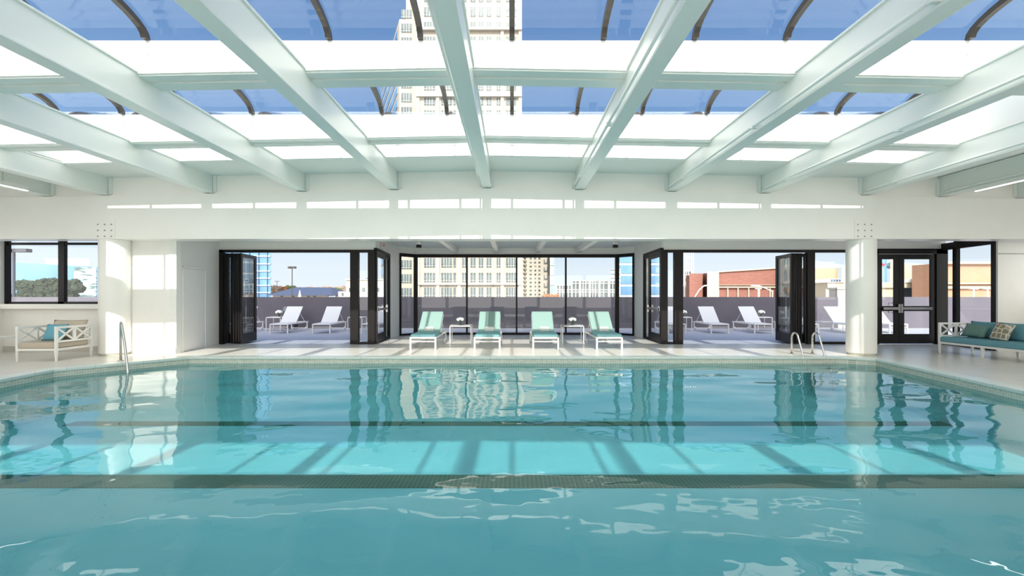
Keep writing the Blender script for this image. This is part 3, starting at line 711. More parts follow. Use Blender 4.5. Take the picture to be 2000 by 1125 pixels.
# ---------------------------------------------------------------- side tables and flowers
def side_table(w, d, h, label, group, top=M_ttop):
    r = empty('side_table'); tag(r, label, 'table', group); t = 0.03
    b = MB(); b.box(-w/2, w/2, -d/2, -d/2+t, h-0.035, h); b.box(-w/2, w/2, d/2-t, d/2, h-0.035, h); b.box(-w/2, -w/2+t, -d/2, d/2, h-0.035, h); b.box(w/2-t, w/2, -d/2, d/2, h-0.035, h)
    b.build('frame', M_white, r, 0.003)
    for sx in (-1, 1):
        for sy in (-1, 1): MB().box(sx*(w/2-t/2)-t/2, sx*(w/2-t/2)+t/2, sy*(d/2-t/2)-t/2, sy*(d/2-t/2)+t/2, 0, h-0.035).build('leg', M_white, r, 0.003)
    b = MB(); b.box(-w/2+t, w/2-t, -d/2+t, d/2-t, h-0.012, h-0.002); b.build('table_top', top, r)
    return r
def flowers(label, group):
    r = empty('flower_vase'); tag(r, label, 'flowers', group)
    g = glass('vase_glass', (0.86, 0.90, 0.88)) if 'vase_glass' not in MATS else MATS['vase_glass']
    b = MB(); b.lathe([(0.055, 0), (0.058, 0.01), (0.055, 0.115), (0.050, 0.115), (0.050, 0.02)], n=24); b.build('vase', g, r)
    b = MB()
    for i in range(9): a = i*2.4; b.tube([(0.02*math.cos(a), 0.02*math.sin(a), 0.02), (0.035*math.cos(a), 0.035*math.sin(a), 0.12)], 0.004, 5)
    for i in range(6): a = i*1.05; b.blob((0.07*math.cos(a), 0.07*math.sin(a), 0.125), 0.03, 0.3, 0.1, 1, i)
    b.build('stems', M_leaf, r)
    b = MB(); rn = random.Random(3)
    for i in range(26):
        a = rn.uniform(0, 2*PI); e = rn.uniform(0.0, 1.0); rr = 0.095*math.cos(e*1.45); b.blob((rr*math.cos(a), rr*math.sin(a), 0.155+0.06*math.sin(e*1.45)), 0.04, 0.9, 0.12, 2, i)
    b.build('blossoms', M_petal, r); return r
T0 = side_table(0.66, 0.5, 0.54, 'white glass topped table between the two left aqua loungers', 'glass tables in front of the bay window'); T0.location = (-1.55, 14.1, 0)
c = copy_tree(T0); c.location = (1.84, 14.1, 0); c['label'] = 'white glass topped table between the two right aqua loungers'
V0 = flowers('white blossoms in a glass vase on the left indoor table', 'white flowers in low vases'); V0.location = (px(899, 14.1), 14.1, 0.54)
c = copy_tree(V0); c.location = (px(1118, 14.1), 14.1, 0.54); c['label'] = 'white blossoms in a glass vase on the right indoor table'
T1 = side_table(0.62, 0.62, 0.58, 'white terrace table between the two left loungers, with flowers', 'white terrace tables', M_white); T1.location = (-9.95, 19.5, -0.02)
for x, lb in ((-6.55, 'white terrace table behind the post of the left doorway'), (7.20, 'white terrace table just inside the left edge of the right doorway'),
              (10.55, 'white terrace table with flowers in the right doorway'), (14.1, 'white terrace table in front of the cream pier')):
    c = copy_tree(T1); c.location = (x, 19.5, -0.02); c['label'] = lb
for x, lb in ((px(545, 19.5), 'white blossoms in a vase on the left terrace table'), (px(1335, 19.5), 'white blossoms at the left edge of the right doorway'), (px(1487, 19.5), 'white blossoms in a vase on the right terrace table')):
    c = copy_tree(V0); c.location = (x, 19.5, 0.56); c['label'] = lb; c.scale = (1.15,)*3
# terrace grill
r = empty('terrace_grill', (px(567, 20.3), 20.4, -0.02)); tag(r, 'dark grey stand with slanted metal lid against the terrace wall', 'grill')
M_gr = mat('grill_grey', (0.22, 0.25, 0.29), 0.4, 0.5)
MB().box(-0.20, 0.20, -0.15, 0.2, 0.08, 0.72).build('body', mat('grill_dark', (0.04, 0.04, 0.045), 0.5), r, 0.01)
b = MB(); b.prism([(-0.32, 0.78), (0.32, 0.92), (0.32, 0.95), (-0.32, 0.81)], -0.2, 0.25, Matrix(((0.8,0,0.0,0),(0,0,1,0),(0,1,0,0),(0,0,0,1))))
b.prism([(-0.30, 0.80), (0.30, 0.80), (0.30, 1.00), (-0.22, 1.00)], -0.22, -0.18, Matrix(((1,0,0,0),(0,0,1,0),(0,1,0,0),(0,0,0,1)))); b.build('lid', M_gr, r)
b = MB()
for sx in (-0.17, 0.17):
    for sy in (-0.12, 0.17): b.box(sx-0.02, sx+0.02, sy-0.02, sy+0.02, 0, 0.80)
b.build('leg', M_gr, r)

# ---------------------------------------------------------------- garden seats with crossed arms
def x_arm(name, r, x, y0, y1, zs, zt, s, n=2):
    b = MB(); t = 0.045
    b.bar((x, y0, zt-t/2), (x, y1, zt-t/2), t, t); b.bar((x, y0, zs), (x, y1, zs), t*0.9, t*0.9)
    L = (y1-y0)/n
    for i in range(n):
        a = y0+i*L
        if i: b.bar((x, a, zs), (x, a, zt-t), t, t)
        b.bar((x, a+0.02, zs+0.02), (x, a+L-0.02, zt-t), 0.026, 0.038); b.bar((x, a+0.02, zt-t), (x, a+L-0.02, zs+0.02), 0.026, 0.038)
    return b.build(name, M_white, r, 0.004)
def garden_seat(name, w, d, zt, label, cat, cush, bays, mid=False, backc=None):
    """front faces local -y, origin on the floor at the middle of the front edge"""
    r = empty(name); tag(r, label, cat); zr = 0.235; sh = 0.41
    b = MB(); b.box(-w/2, w/2, 0, 0.045, zr, zr+0.05); b.box(-w/2, w/2, d-0.045, d, zr, zr+0.05); b.box(-w/2, -w/2+0.045, 0, d, zr, zr+0.05); b.box(w/2-0.045, w/2, 0, d, zr, zr+0.05)
    for i in range(int(w/0.12)): b.box(-w/2+0.05+i*0.12, -w/2+0.12+i*0.12, 0.03, d-0.03, zr+0.02, zr+0.04)
    b.build('seat_frame', M_white, r, 0.004)
    for sx in (-1, 1):
        for y in (0.0225, d-0.0225):
            x = sx*(w/2-0.0225); q = MB(); q.box(x-0.024, x+0.024, y-0.024, y+0.024, zr, zt); q.box(x-0.024, x+0.024, y-0.024, y+0.024, 0, zr, taper=0.6); q.build('leg', M_white, r, 0.004)
        x_arm('arm', r, sx*(w/2-0.0225), 0.03, d-0.03, 0.43, zt, sx)
    if mid:
        for y in (0.0225, d-0.0225): q = MB(); q.box(-0.03, 0.03, y-0.024, y+0.024, 0, zr, taper=0.75); q.build('leg', M_white, r, 0.004)
    b = MB(); b.bar((-w/2, d-0.025, zt-0.0225), (w/2, d-0.025, zt-0.0225), 0.045, 0.045); b.bar((-w/2, d-0.025, 0.43), (w/2, d-0.025, 0.43), 0.04, 0.04)
    L = w/bays
    for i in range(bays):
        a = -w/2+i*L
        if i: b.bar((a, d-0.025, 0.43), (a, d-0.025, zt-0.04), 0.045, 0.045)
        b.bar((a+0.02, d-0.025, 0.45), (a+L-0.02, d-0.025, zt-0.045), 0.026, 0.038); b.bar((a+0.02, d-0.025, zt-0.045), (a+L-0.02, d-0.025, 0.45), 0.026, 0.038)
    b.build('backrest', M_white, r, 0.004)
    MB().box(-w/2+0.05, w/2-0.05, 0.0, d-0.05, zr+0.05, sh).build('seat_cushion', cush, r, 0.03, seg=3)
    return r
# armchair on the left
A = garden_seat('armchair', 0.84, 0.92, 0.76, 'white cross-arm garden armchair with beige cushions below the left window', 'armchair', M_beige, 2)
A.location = (-10.25, 9.92, 0); A.rotation_euler = (0, 0, math.radians(3))
M = Matrix.Translation((0.02, 0.76, 0.64)) @ Matrix.Rotation(math.radians(-16), 4, 'X'); b = MB(); b.pillow(0.76, 0.48, 0.19, M); b.build('back_cushion', M_beige, A)
def thing_pillow(x, y, z, w, h, t, rx, ry, rz, m, label):
    b = MB(); b.pillow(w, h, t); o = b.build('throw_pillow', m, None, loc=(x, y, z)); o.rotation_euler = (rx, ry, rz)
    return tag(o, label, 'pillow')
thing_pillow(-10.33, 10.42, 0.60, 0.46, 0.40, 0.14, math.radians(-24), 0, math.radians(3), M_blue, 'sky blue throw pillow leaning in the beige armchair')
# sofa on the right: faces -x
SF = garden_seat('sofa', 2.15, 0.86, 0.76, 'white cross-arm garden sofa with teal cushions by the right windows', 'sofa', M_teal, 5, True)
SF.location = (10.70, 10.50, 0); SF.rotation_euler = (0, 0, math.radians(-90))
SFM = Matrix.Translation((10.70, 10.50, 0)) @ Matrix.Rotation(math.radians(-90), 4, 'Z')
for i in (-1, 0, 1):
    M = Matrix.Translation((i*0.67, 0.72, 0.60)) @ Matrix.Rotation(math.radians(-14), 4, 'X'); b = MB(); b.pillow(0.68, 0.42, 0.18, M); b.build('back_cushion', M_teal, SF)
def on_sofa(u, v, z, w, h, t, tilt, twist, m, label):
    p = SFM @ Vector((u, v, z)); thing_pillow(p.x, p.y, p.z, w, h, t, math.radians(tilt), math.radians(twist), math.radians(-90), m, label)
on_sofa(-0.62, 0.48, 0.585, 0.58, 0.34, 0.15, -26, 2, M_sage, 'sage green rectangular pillow at the far end of the teal sofa')
on_sofa(0.02, 0.44, 0.60, 0.42, 0.42, 0.14, -22, 6, M_star, 'brown and cream star patterned pillow in the middle of the teal sofa')
# small table at the left edge of the picture
c = side_table(0.45, 0.45, 0.50, 'small white table at the left picture edge beside the beige armchair', 'white table by the left wall', M_white); c.location = (-11.62, 10.42, 0); c['group'] = 'white table by the left wall'
del c['group']

# ---------------------------------------------------------------- the city outside
M_cream = bricky('cream_precast', (0.38, 0.335, 0.285), (0.41, 0.36, 0.305), (0.30, 0.26, 0.22), 3.0, 3.2, 0.04, 0.8, 'sz', 0.0)
M_cream2 = mat('cream_plain', (0.46, 0.415, 0.36), 0.8)
M_win = noisy('office_glass', (0.045, 0.065, 0.07), (0.16, 0.19, 0.20), 0.6, 0.35, spec=0.15)
M_winb = noisy('blue_office_glass', (0.09, 0.19, 0.34), (0.15, 0.29, 0.48), 0.15, 0.3, spec=0.3)
M_mull = mat('pale_mullion', (0.40, 0.43, 0.43), 0.5)
M_brick = bricky('red_brick', (0.19, 0.075, 0.06), (0.23, 0.095, 0.075), (0.26, 0.15, 0.12), 0.5, 0.16, 0.015, 0.85, 'sz')
M_brick2 = bricky('orange_brick', (0.42, 0.225, 0.14), (0.46, 0.25, 0.16), (0.42, 0.28, 0.21), 0.5, 0.16, 0.015, 0.85, 'sz')
M_stone = mat('mall_stone', (0.44, 0.375, 0.285), 0.8)
M_navy = mat('navy_roof', (0.05, 0.07, 0.13), 0.7)
M_greenroof = bricky('green_roof', (0.28, 0.46, 0.42), (0.34, 0.52, 0.47), (0.70, 0.78, 0.74), 1.1, 40, 0.14, 0.5, 'xz', 0.0)
def bld(name, label, cat='building', loc=(0, 0, 0)): return tag(empty(name, loc), label, cat)
def part(name, m, r, *boxes, bevel=0):
    b = MB()
    for x in boxes:
        if x[3]-x[2] > 4:       # deep volumes: the flanks fall back so that only the front shows
            k = x[3]/x[2]; b.prism([(x[0], x[2]), (x[1], x[2]), (x[1]*k, x[3]), (x[0]*k, x[3])], x[4], x[5])
        else: b.box(*x)
    o = b.build(name, m, None, bevel); o.parent = r; o.location = -Vector(r.location); return o
def window_unit(r, w, h, mull=2, sill=True):
    """one window: dark pane with pale mullions; origin at the lower centre, face towards -y"""
    b = MB(); b.box(-w/2, w/2, -0.10, 0.1, 0, h); o = b.build('window', M_win, r)
    b = MB()
    for i in range(1, mull+1): x = -w/2+w*i/(mull+1); b.box(x-0.05, x+0.05, -0.16, -0.09, 0, h)
    b.box(-w/2, w/2, -0.16, -0.09, h*0.16, h*0.16+0.08); b.build('mullion', M_mull, o); return o
# cream office tower seen through the bay window and the roof
D = 100.0
T = bld('office_tower', 'tall cream office tower with grids of windows, seen through roof and bay window', 'building', (px(917, D), D, -12))
b = MB(); b.box(px(815, D), px(1018, D), D, D+30, -12, 82); o = b.build('wall', M_cream); o.parent = T; o.location = -Vector(T.location)
part('cornice', M_cream2, T, (px(814, D), px(1019, D), D-0.7, D, pz(556.5, D), pz(554, D)), (px(814, D), px(1019, D), D-0.9, D, pz(62, D), pz(57, D)), (px(814, D), px(1019, D), D-0.9, D, 44.6, 45.0))
part('pilaster', M_cream2, T, *[(px(x, D)-0.35, px(x, D)+0.35, D-0.45, D, -12, 82) for x in (817, 855.5, 897, 981, 1016)])
cols = [(828.5, 849.6, 3), (862, 882.6, 3), (885.6, 890.4, 0), (903, 911, 1), (919, 929, 1), (935, 944, 1), (950.4, 959.7, 1), (970, 977.4, 1), (988.4, 1008, 3)]
cnt = 0; rest = MB()
rows = [0, 1, 2] + [12, 13, 14, 15, 16, 17, 18, 19, 20]
for (a, b_, mu) in cols:
    base = None; w_ = (b_-a)*D/F
    for k in range(0, 25):
        z = 1.4 + 3.2*k; X = px((a+b_)/2, D)
        if k in rows and cnt < 100:
            if base is None: base = window_unit(T, w_, 2.05, mu); o = base
            else: o = copy_tree(base, T)
            o.location = (X-T.location.x, 0, z+12); cnt += 1
        else: rest.box(X-w_/2-T.location.x, X+w_/2-T.location.x, -0.10, 0.1, z+12, z+14.05)
o = rest.build('window', M_win, T); o['kind'] = 'stuff'
# wing of the tower, receding to the left
Wc = Vector((px(780, 106), 106)); We = Vector((-38.8, 136.9)); Wr = Vector((px(816, 106), 106))
W_ = bld('tower_wing', 'glassy left wing of the cream tower with slanting bands, under the roof glass', 'building', (Wc.x, Wc.y, -12))
b = MB(); b.prism([tuple(We), tuple(Wc), tuple(Wr), (Wr.x, 136.9)], -12, 65.3); o = b.build('wall', M_cream); o.parent = W_; o.location = -Vector(W_.location)
b = MB(); b.box(px(793, 106), Wr.x, 106, 130, 65.3, 82); o = b.build('upper_block', M_cream); o.parent = W_; o.location = -Vector(W_.location)
e = (We-Wc).normalized(); nn = Vector((-e.y, e.x)); nn = nn if nn.x < 0 else -nn
b = MB(); q0 = Wc+e*2.5+nn*0.15; q1 = We-e*0.5+nn*0.15; Lw = (q1-q0).length
for k in range(-3, 20):
    z = 1.2+3.2*k; b.prism([tuple(q0), tuple(q1), tuple(q1-nn*0.3), tuple(q0-nn*0.3)], z, z+2.0)
o = b.build('ribbon_window', M_winb); o.parent = W_; o.location = -Vector(W_.location)
base = None
for k in list(range(0, 3))+list(range(11, 21)):
    if base is None: base = window_unit(W_, 2.4, 2.05, 3); o = base
    else: o = copy_tree(base, W_)
    o.location = (px(794, 106)-W_.location.x, 0, 1.4+3.2*k+12)
# other buildings
D = 150
B = bld('condo_tower', 'narrow cream condo tower with small balconies, right of the office tower', 'building', (px(1047, D), D, -12))
part('wall', M_cream2, B, (px(1019, D), px(1074, D), D, D+20, -12, 34))
bb = MB()
for k in range(12):
    z = pz(577, D)+k*pz(572, D)*0+k*1.33
    M = Matrix.Translation((px(1025.5, D), D-0.8, z)) @ Matrix.Rotation(PI/2, 4, 'X')
    bb.prism([(-0.55, 0.75), (0.55, 0.75), (0, 0)], -0.9, 0.0, M)
o = bb.build('balcony', mat('balcony_dark', (0.20, 0.18, 0.15), 0.8)); o.parent = B; o.location = -Vector(B.location)  # balconies in one even dark tone
part('window', M_win, B, *[(px(x, D)-0.35, px(x, D)+0.35, D-0.05, D+0.1, pz(577-7.8*k, D), pz(573.5-7.8*k, D)) for x in (1036.5, 1045, 1053.5) for k in range(10)])
part('balcony_grid', mat('condo_dark', (0.12, 0.13, 0.13), 0.6), B, *[(px(1062, D), px(1070, D), D-0.3, D+0.1, pz(577-15.5*k, D), pz(574.5-15.5*k, D)) for k in range(5)], *[(px(1062, D), px(1064, D), D-0.3, D+0.1, pz(574-15.5*k, D), pz(569-15.5*k, D)) for k in range(5)], *[(px(1068, D), px(1069.5, D), D-0.3, D+0.1, pz(574-15.5*k, D), pz(568-15.5*k, D)) for k in range(5)])
D = 140
B = bld('glass_tower', 'slim green glass tower edge just right of the condo tower', 'building', (px(1079, D), D, -12))
part('wall', noisy('green_glass', (0.20, 0.30, 0.30), (0.42, 0.52, 0.55), 0.4, 0.15, stretch=(1, 1, 0.4)), B, (px(1074, D), px(1083, D), D, D+15, -12, 30))
part('mullion', M_mull, B, *[(px(1074, D), px(1083, D), D-0.2, D, -10+3*k, -9.7+3*k) for k in range(13)])
D = 90
B = bld('grid_office', 'low white office block with tall piers and grid glazing, behind the bay window right panes', 'building', (px(1150, D), D, -12))
part('wall', mat('white_concrete', (0.50, 0.51, 0.53), 0.7), B, (px(1087, D), px(1118, D), D+0.5, D+15, -12, pz(556, D)), (px(1118, D), px(1203, D), D+0.5, D+15, -12, pz(547, D)))
for a, c_, y in ((1088, 1116, 557.5), (1119, 1130.5, 549), (1134, 1149, 549), (1153, 1168, 549), (1172, 1186.5, 549), (1191, 1203, 549)):
    o = part('window', M_win, B, (px(a, D), px(c_, D), D+0.3, D+0.6, -11.5, pz(y, D)))
    nm_ = max(2, int((c_-a)/5)); mm = MB()
    for i in range(1, nm_): x = px(a+(c_-a)*i/nm_, D); mm.box(x-0.06, x+0.06, D+0.15, D+0.35, -11.5, pz(y, D))
    for yy in (553.5, 566, 570.5):
        if yy > y: mm.box(px(a, D), px(c_, D), D+0.15, D+0.35, pz(yy+0.5, D), pz(yy-0.5, D))
    q = mm.build('mullion', M_curb); q.parent = o
part('pier', mat('white_concrete', (0.50, 0.51, 0.53), 0.7), B, *[(px(x-1.8, D), px(x+1.8, D), D-0.5, D+0.6, -12, pz(547, D)) for x in (1132, 1151, 1170, 1188.5)])
D = 130
B = bld('blue_office', 'dark blue glass office with pale bands behind the right pane of the bay', 'building', (px(1225, D), D, -12))
part('wall', mat('pale_band', (0.62, 0.68, 0.72), 0.6), B, (px(1211, D), px(1300, D), D, D+20, -12, 22))
part('ribbon_window', M_winb, B, *[(px(1210, D), px(1301, D), D-0.2, D+0.3, -10+3.0*k, -7.6+3.0*k) for k in range(11)])
B2 = bld('grey_office', 'small grey glass office stepping down left of the dark blue one', 'building', (px(1202, D), D-8, -12))
part('wall', noisy('grey_glass', (0.22, 0.28, 0.34), (0.50, 0.56, 0.62), 0.5, 0.3), B2, (px(1193, D-8), px(1212, D-8), D-8, D-1, -12, pz(525, D-8)))
part('band', M_mull, B2, *[(px(1193, D-8), px(1212, D-8), D-8.3, D-8, pz(y, D-8), pz(y-1.6, D-8)) for y in (527, 535, 543, 551)])
# blue office in the left doorway
D = 120
B = bld('banded_office', 'blue glass office with white floor bands in the left doorway', 'building', (px(480, D), D, -12))
part('wall', M_winb, B, (px(440, D), px(529, D), D, D+25, -12, 30))
part('band', mat('light_blue_band', (0.28, 0.37, 0.52), 0.4), B, *[(px(440, D), px(529.3, D), D-0.2, D+0.1, pz(y, D), pz(y-3, D)) for y in (573, 559, 545, 531, 517, 502, 487, 472, 457)])
part('mullion', mat('dark_mullion', (0.04, 0.06, 0.09), 0.4), B, *[(px(x-0.4, D), px(x+0.4, D), D-0.25, D+0.1, -12, 30) for x in (506, 523, 488, 471, 454)])
# long blue glass building in the left window
D = 70
B = bld('long_office', 'long low blue mirror glass building outside the left ribbon window', 'building', (px(60, D), D, -12))
def slope_prism(x0, x1, z0, za, zb, y0, y1, m, nm, r):
    b = MB(); b.prism([(x0, z0), (x1, z0), (x1, zb), (x0, za)], -y1, -y0, Matrix(((1,0,0,0),(0,0,-1,0),(0,1,0,0),(0,0,0,1)))); o = b.build(nm, m); o.parent = r; o.location = -Vector(r.location); return o
slope_prism(px(-180, D), px(300, D), -12, pz(502, D), pz(527, D), D, D+18, M_winb, 'wall', B)
slope_prism(px(-180, D), px(300, D), pz(514, D), pz(501, D), pz(525, D), D-0.2, D, mat('grey_fascia', (0.45, 0.50, 0.58), 0.5), 'fascia', B) if False else None
part('penthouse', mat('white_concrete', (0.50, 0.51, 0.53), 0.7), B, (px(88, D+6), px(174, D+6), D+6, D+14, pz(520, D+6), pz(505, D+6)))
part('mullion', mat('light_blue_band', (0.28, 0.37, 0.52), 0.4), B, *[(px(-180, D), px(300, D), D-0.15, D+0.1, pz(y+0.4, D), pz(y-0.4, D)) for y in (548, 557.5, 574.5)])
part('mirror_glass', noisy('painted_reflection', (0.05, 0.10, 0.11), (0.52, 0.66, 0.64), 0.9, 0.2, stretch=(0.5, 1, 2.4), detail=5, lo=0.42, hi=0.58), B, (px(146, D), px(189, D), D-0.12, D+0.1, pz(583, D), pz(522, D)))  # wavy reflections painted into the glass as stretched noise colours
# hip roofed building, left doorway
D = 70
B = bld('hip_roof_house', 'low building with navy hip roof beyond the left doorway', 'building', (px(590, D), D, -12))
part('wall', M_cream2, B, (px(533, D), px(640, D), D, D+12, -12, pz(576, D)))
b = MB(); z0, z1 = pz(577, D), pz(566, D)
v = [b.bm.verts.new(q) for q in ((px(525, D), D-1, z0), (px(652, D), D-1, z0), (px(652, D), D+13, z0), (px(525, D), D+13, z0), (px(540, D), D+6, z1+0.5), (px(618, D), D+6, z1+0.5))]
for f in ((0,1,5,4), (1,2,5), (2,3,4,5), (3,0,4), (0,3,2,1)): b.bm.faces.new([v[i] for i in f])
o = b.build('roof', M_navy); o.parent = B; o.location = -Vector(B.location)
part('window', M_win, B, *[(px(x, D), px(x+5, D), D-0.05, D+0.1, pz(585, D), pz(578, D)) for x in (548, 570, 600, 612)])
D = 60
B = bld('white_pavilion', 'white low building with small windows and glass pyramid, right in the left doorway', 'building', (px(715, D), D, -12))
part('wall', mat('warm_white', (0.50, 0.46, 0.40), 0.8), B, (px(676, D), px(778, D), D, D+12, -12, pz(546, D)), (px(655, D), px(677, D), D+1, D+12, -12, pz(569, D)))
part('window', M_win, B, *[(px(x, D), px(x+6, D), D-0.05, D+0.1, pz(570, D), pz(562, D)) for x in (682, 707, 735)], (px(662, D), px(666, D), D+0.95, D+1.1, pz(578, D), pz(572, D)))
part('parapet', mat('warm_white', (0.50, 0.46, 0.40), 0.8), B, (px(675, D), px(779, D), D-0.2, D+0.1, pz(547, D), pz(545, D)))
b = MB(); v = [b.bm.verts.new(q) for q in ((px(700, D), D+1, pz(546, D)), (px(726, D), D+1, pz(546, D)), (px(726, D), D+4, pz(546, D)), (px(700, D), D+4, pz(546, D)), (px(713, D), D+2.5, pz(539.5, D)))]
for f in ((0,1,4), (1,2,4), (2,3,4), (3,0,4), (0,3,2,1)): b.bm.faces.new([v[i] for i in f])
o = b.build('pyramid_skylight', M_navy); o.parent = B; o.location = -Vector(B.location)
# brick mall, right doorway
D = 75
B = bld('grid_annex', 'white gridded annex at the left edge of the right doorway', 'building', (px(1345, D), D, -12))
part('wall', mat('white_concrete', (0.50, 0.51, 0.53), 0.7), B, (px(1337, D), px(1356, D), D+0.6, D+8, -12, pz(529, D)))
part('grid', M_curb, B, *[(px(x-0.5, D), px(x+0.5, D), D-0.1, D+0.1, -12, pz(490, D)) for x in (1337, 1341, 1345, 1350, 1354)], *[(px(1336, D), px(1355, D), D-0.1, D+0.1, pz(y+0.4, D), pz(y-0.4, D)) for y in (503, 516, 529, 542, 555, 568)])
part('window', M_win, B, *[(px(x, D), px(x+4, D), D+0.5, D+0.7, pz(y+6, D), pz(y, D)) for x in (1342, 1348) for y in (530, 537, 544, 564)])
D = 62
B = bld('brick_mall', 'long red brick mall building with pale cornice in the right doorway', 'building', (px(1450, D), D, -12))
part('side_wall', M_brick, B, (px(1352, D), px(1379, D), D+1, D+10, -12, pz(533.5, D)))
part('pier', M_stone, B, (px(1378, D), px(1401, D), D-0.5, D+10, -12, pz(531, D)))
slope_prism(px(1400, D), px(1585, D), -12, pz(531, D), pz(519, D), D+0.5, D+11, M_brick, 'wall', B)
slope_prism(px(1400, D), px(1585, D), pz(534, D), pz(530, D), pz(517.5, D), D+0.2, D+0.5, M_stone, 'hidden_cornice', B) if False else None
b = MB(); b.bar((px(1400, D), D+0.4, pz(531, D)), (px(1585, D), D+0.4, pz(519, D)), 0.3, 0.16); o = b.build('cornice', M_stone); o.parent = B; o.location = -Vector(B.location)
part('band', M_stone, B, (px(1400, D), px(1590, D), D+0.1, D+0.6, pz(562, D), pz(559.5, D)), (px(1400, D), px(1590, D), D+0.2, D+0.6, pz(557, D), pz(556, D)))
part('pilaster', M_stone, B, *[(px(x-1, D), px(x+1, D), D+0.2, D+0.6, -12, pz(561, D)) for x in (1405, 1423, 1443, 1464, 1485, 1506, 1527, 1548)])
D = 55
B = bld('mall_hall', 'orange brick and stone mall hall with green roof behind the double doors', 'building', (px(1720, D), D, -12))
part('wall', M_brick2, B, (px(1585, D), px(1637, D), D, D+6, -12, pz(524, D)), (px(1795, D), px(1822, D), D, D+6, -12, pz(525, D)))
part('stone_block', M_stone, B, (px(1637, D), px(1716, D), D-0.6, D+6, -12, pz(520, D)), (px(1728, D), px(1752, D), D-0.8, D+6, -12, pz(505, D)), (px(1752, D), px(1797, D), D-0.2, D+6, -12, pz(517, D)))
part('cornice', M_stone, B, (px(1585, D), px(1830, D), D-2.8, D, pz(563, D), pz(553, D)))
part('lower_wall', M_stone, B, (px(1585, D), px(1604, D), D-2.5, D, -12, pz(563, D)), (px(1643, D), px(1728, D), D-2.5, D, -12, pz(563, D)), (px(1812, D), px(1830, D), D-2.5, D, -12, pz(563, D)))
part('window', M_win, B, (px(1604, D), px(1643, D), D-1.5, D, -12, pz(564, D)), (px(1728, D), px(1812, D), D-1.5, D, -12, pz(564, D)))
b = MB()
v = [b.bm.verts.new(q) for q in ((px(1575, D), D+1, pz(523, D)), (px(1660, D), D+1, pz(521, D)), (px(1660, D), D+6.5, pz(505, D)), (px(1600, D), D+6.5, pz(507, D)))]
b.bm.faces.new(v); v = [b.bm.verts.new(q) for q in ((px(1752, D), D+1, pz(519, D)), (px(1830, D), D+1, pz(516, D)), (px(1822, D), D+6.5, pz(500, D)), (px(1764, D), D+6.5, pz(501, D)))]
b.bm.faces.new(v); o = b.build('roof', M_greenroof); o.parent = B; o.location = -Vector(B.location)
sm = o.modifiers.new('solid', 'SOLIDIFY'); sm.thickness = 0.3
part('entrance_glass', M_winb, B, (px(1715, D), px(1728, D), D-0.3, D+0.3, pz(553, D), pz(503, D)))
part('logo', mat('logo_red', (0.6, 0.03, 0.05), 0.4), B, (px(1716, D), px(1722, D), D-0.45, D-0.3, pz(519.5, D), pz(517, D)), (px(1718, D), px(1724, D), D-0.45, D-0.3, pz(516.6, D), pz(515.2, D)))
part('small_window', M_win, B, *[(px(x, D), px(x+3.5, D), D-0.95, D-0.75, pz(y+2.2, D), pz(y, D)) for x in (1738, 1743.5) for y in (527, 532, 537, 542, 547)])
def arched_skylight(xm, label, D=52.0):
    r = bld('arched_skylight', label, 'skylight', (px(xm, D), D, pz(553, 55))); w2 = 19*D/F; h = 7.5*D/F; b = MB()
    pts = [(-w2, 0), (-w2*0.72, h*0.62), (-w2*0.5, h*0.95), (w2*0.5, h*0.95), (w2*0.72, h*0.62), (w2, 0)]
    MX = Matrix(((1,0,0,0),(0,0,-1,0),(0,1,0,0),(0,0,0,1)))
    b.prism(pts, -2.5, 0.0, MX); b.build('frame', M_curb, r)
    for i in range(4): g = MB(); x = -w2*0.52+i*w2*0.28; g.prism([(x, h*0.14), (x+w2*0.2, h*0.14), (x+w2*0.2, h*0.82), (x+(w2*0.08 if i == 0 else 0), h*0.82)], 0.0, 0.06, MX); g.build('pane', M_navy, r)
arched_skylight(1632, 'white framed arched skylight on the mall roof left of the right column')
arched_skylight(1790, 'white framed arched skylight on the mall roof behind the double doors')
D = 48
B = bld('brick_wing', 'orange brick mall wing with stone bands behind the far right window', 'building', (px(1890, D), D, -12))
part('wall', M_brick2, B, (px(1838, D), px(2100, D), D, D+3.5, -12, pz(514, D)))
part('cornice', M_stone, B, (px(1837, D), px(2100, D), D-0.4, D, pz(516, D), pz(511.5, D)))
part('band', M_stone, B, (px(1836, D), px(2100, D), D-0.3, D+0.1, pz(564, D), pz(559, D)), (px(1836, D), px(2100, D), D-0.4, D+0.1, pz(555, D), pz(552, D)))
# lamp posts
def lamp_post(x, d, ytop, hw, label, m, arms=(1, -1), w=0.09, drop=0.2):
    X = px(x, d); zt = pz(ytop, d); r = tag(empty('street_lamp', (X, d, -12)), label, 'street lamp')
    H = zt+12; MB().lathe([(w, 0), (w*0.7, H)], n=10).build('pole', m, r)
    for s in arms:
        b = MB(); b.box(min(0.1*s, hw*s), max(0.1*s, hw*s), -w*1.8, w*1.8, H-drop, H); b.build('lamp_head', m, r, 0.01)
    return r
M_pole = mat('bronze_pole', (0.05, 0.042, 0.04), 0.6, 0, 0.3); M_greyp = mat('grey_pole', (0.07, 0.075, 0.09), 0.6, 0, 0.3)
lamp_post(570.5, 45, 520.5, 0.38, 'dark double headed lamp post in the middle of the left doorway', M_pole, w=0.06)
lamp_post(541, 90, 549, 0.4, 'thin far lamp post over the navy roof', M_greyp, w=0.07, drop=0.1)
lamp_post(27, 24, 486, 0.80, 'large grey lamp post outside the left ribbon window', M_greyp, w=0.09, drop=0.18)
lamp_post(1043, 60, 520, 0.17, 'beige lamp post in front of the condo tower', mat('beige_pole', (0.45, 0.36, 0.27), 0.6), w=0.05)
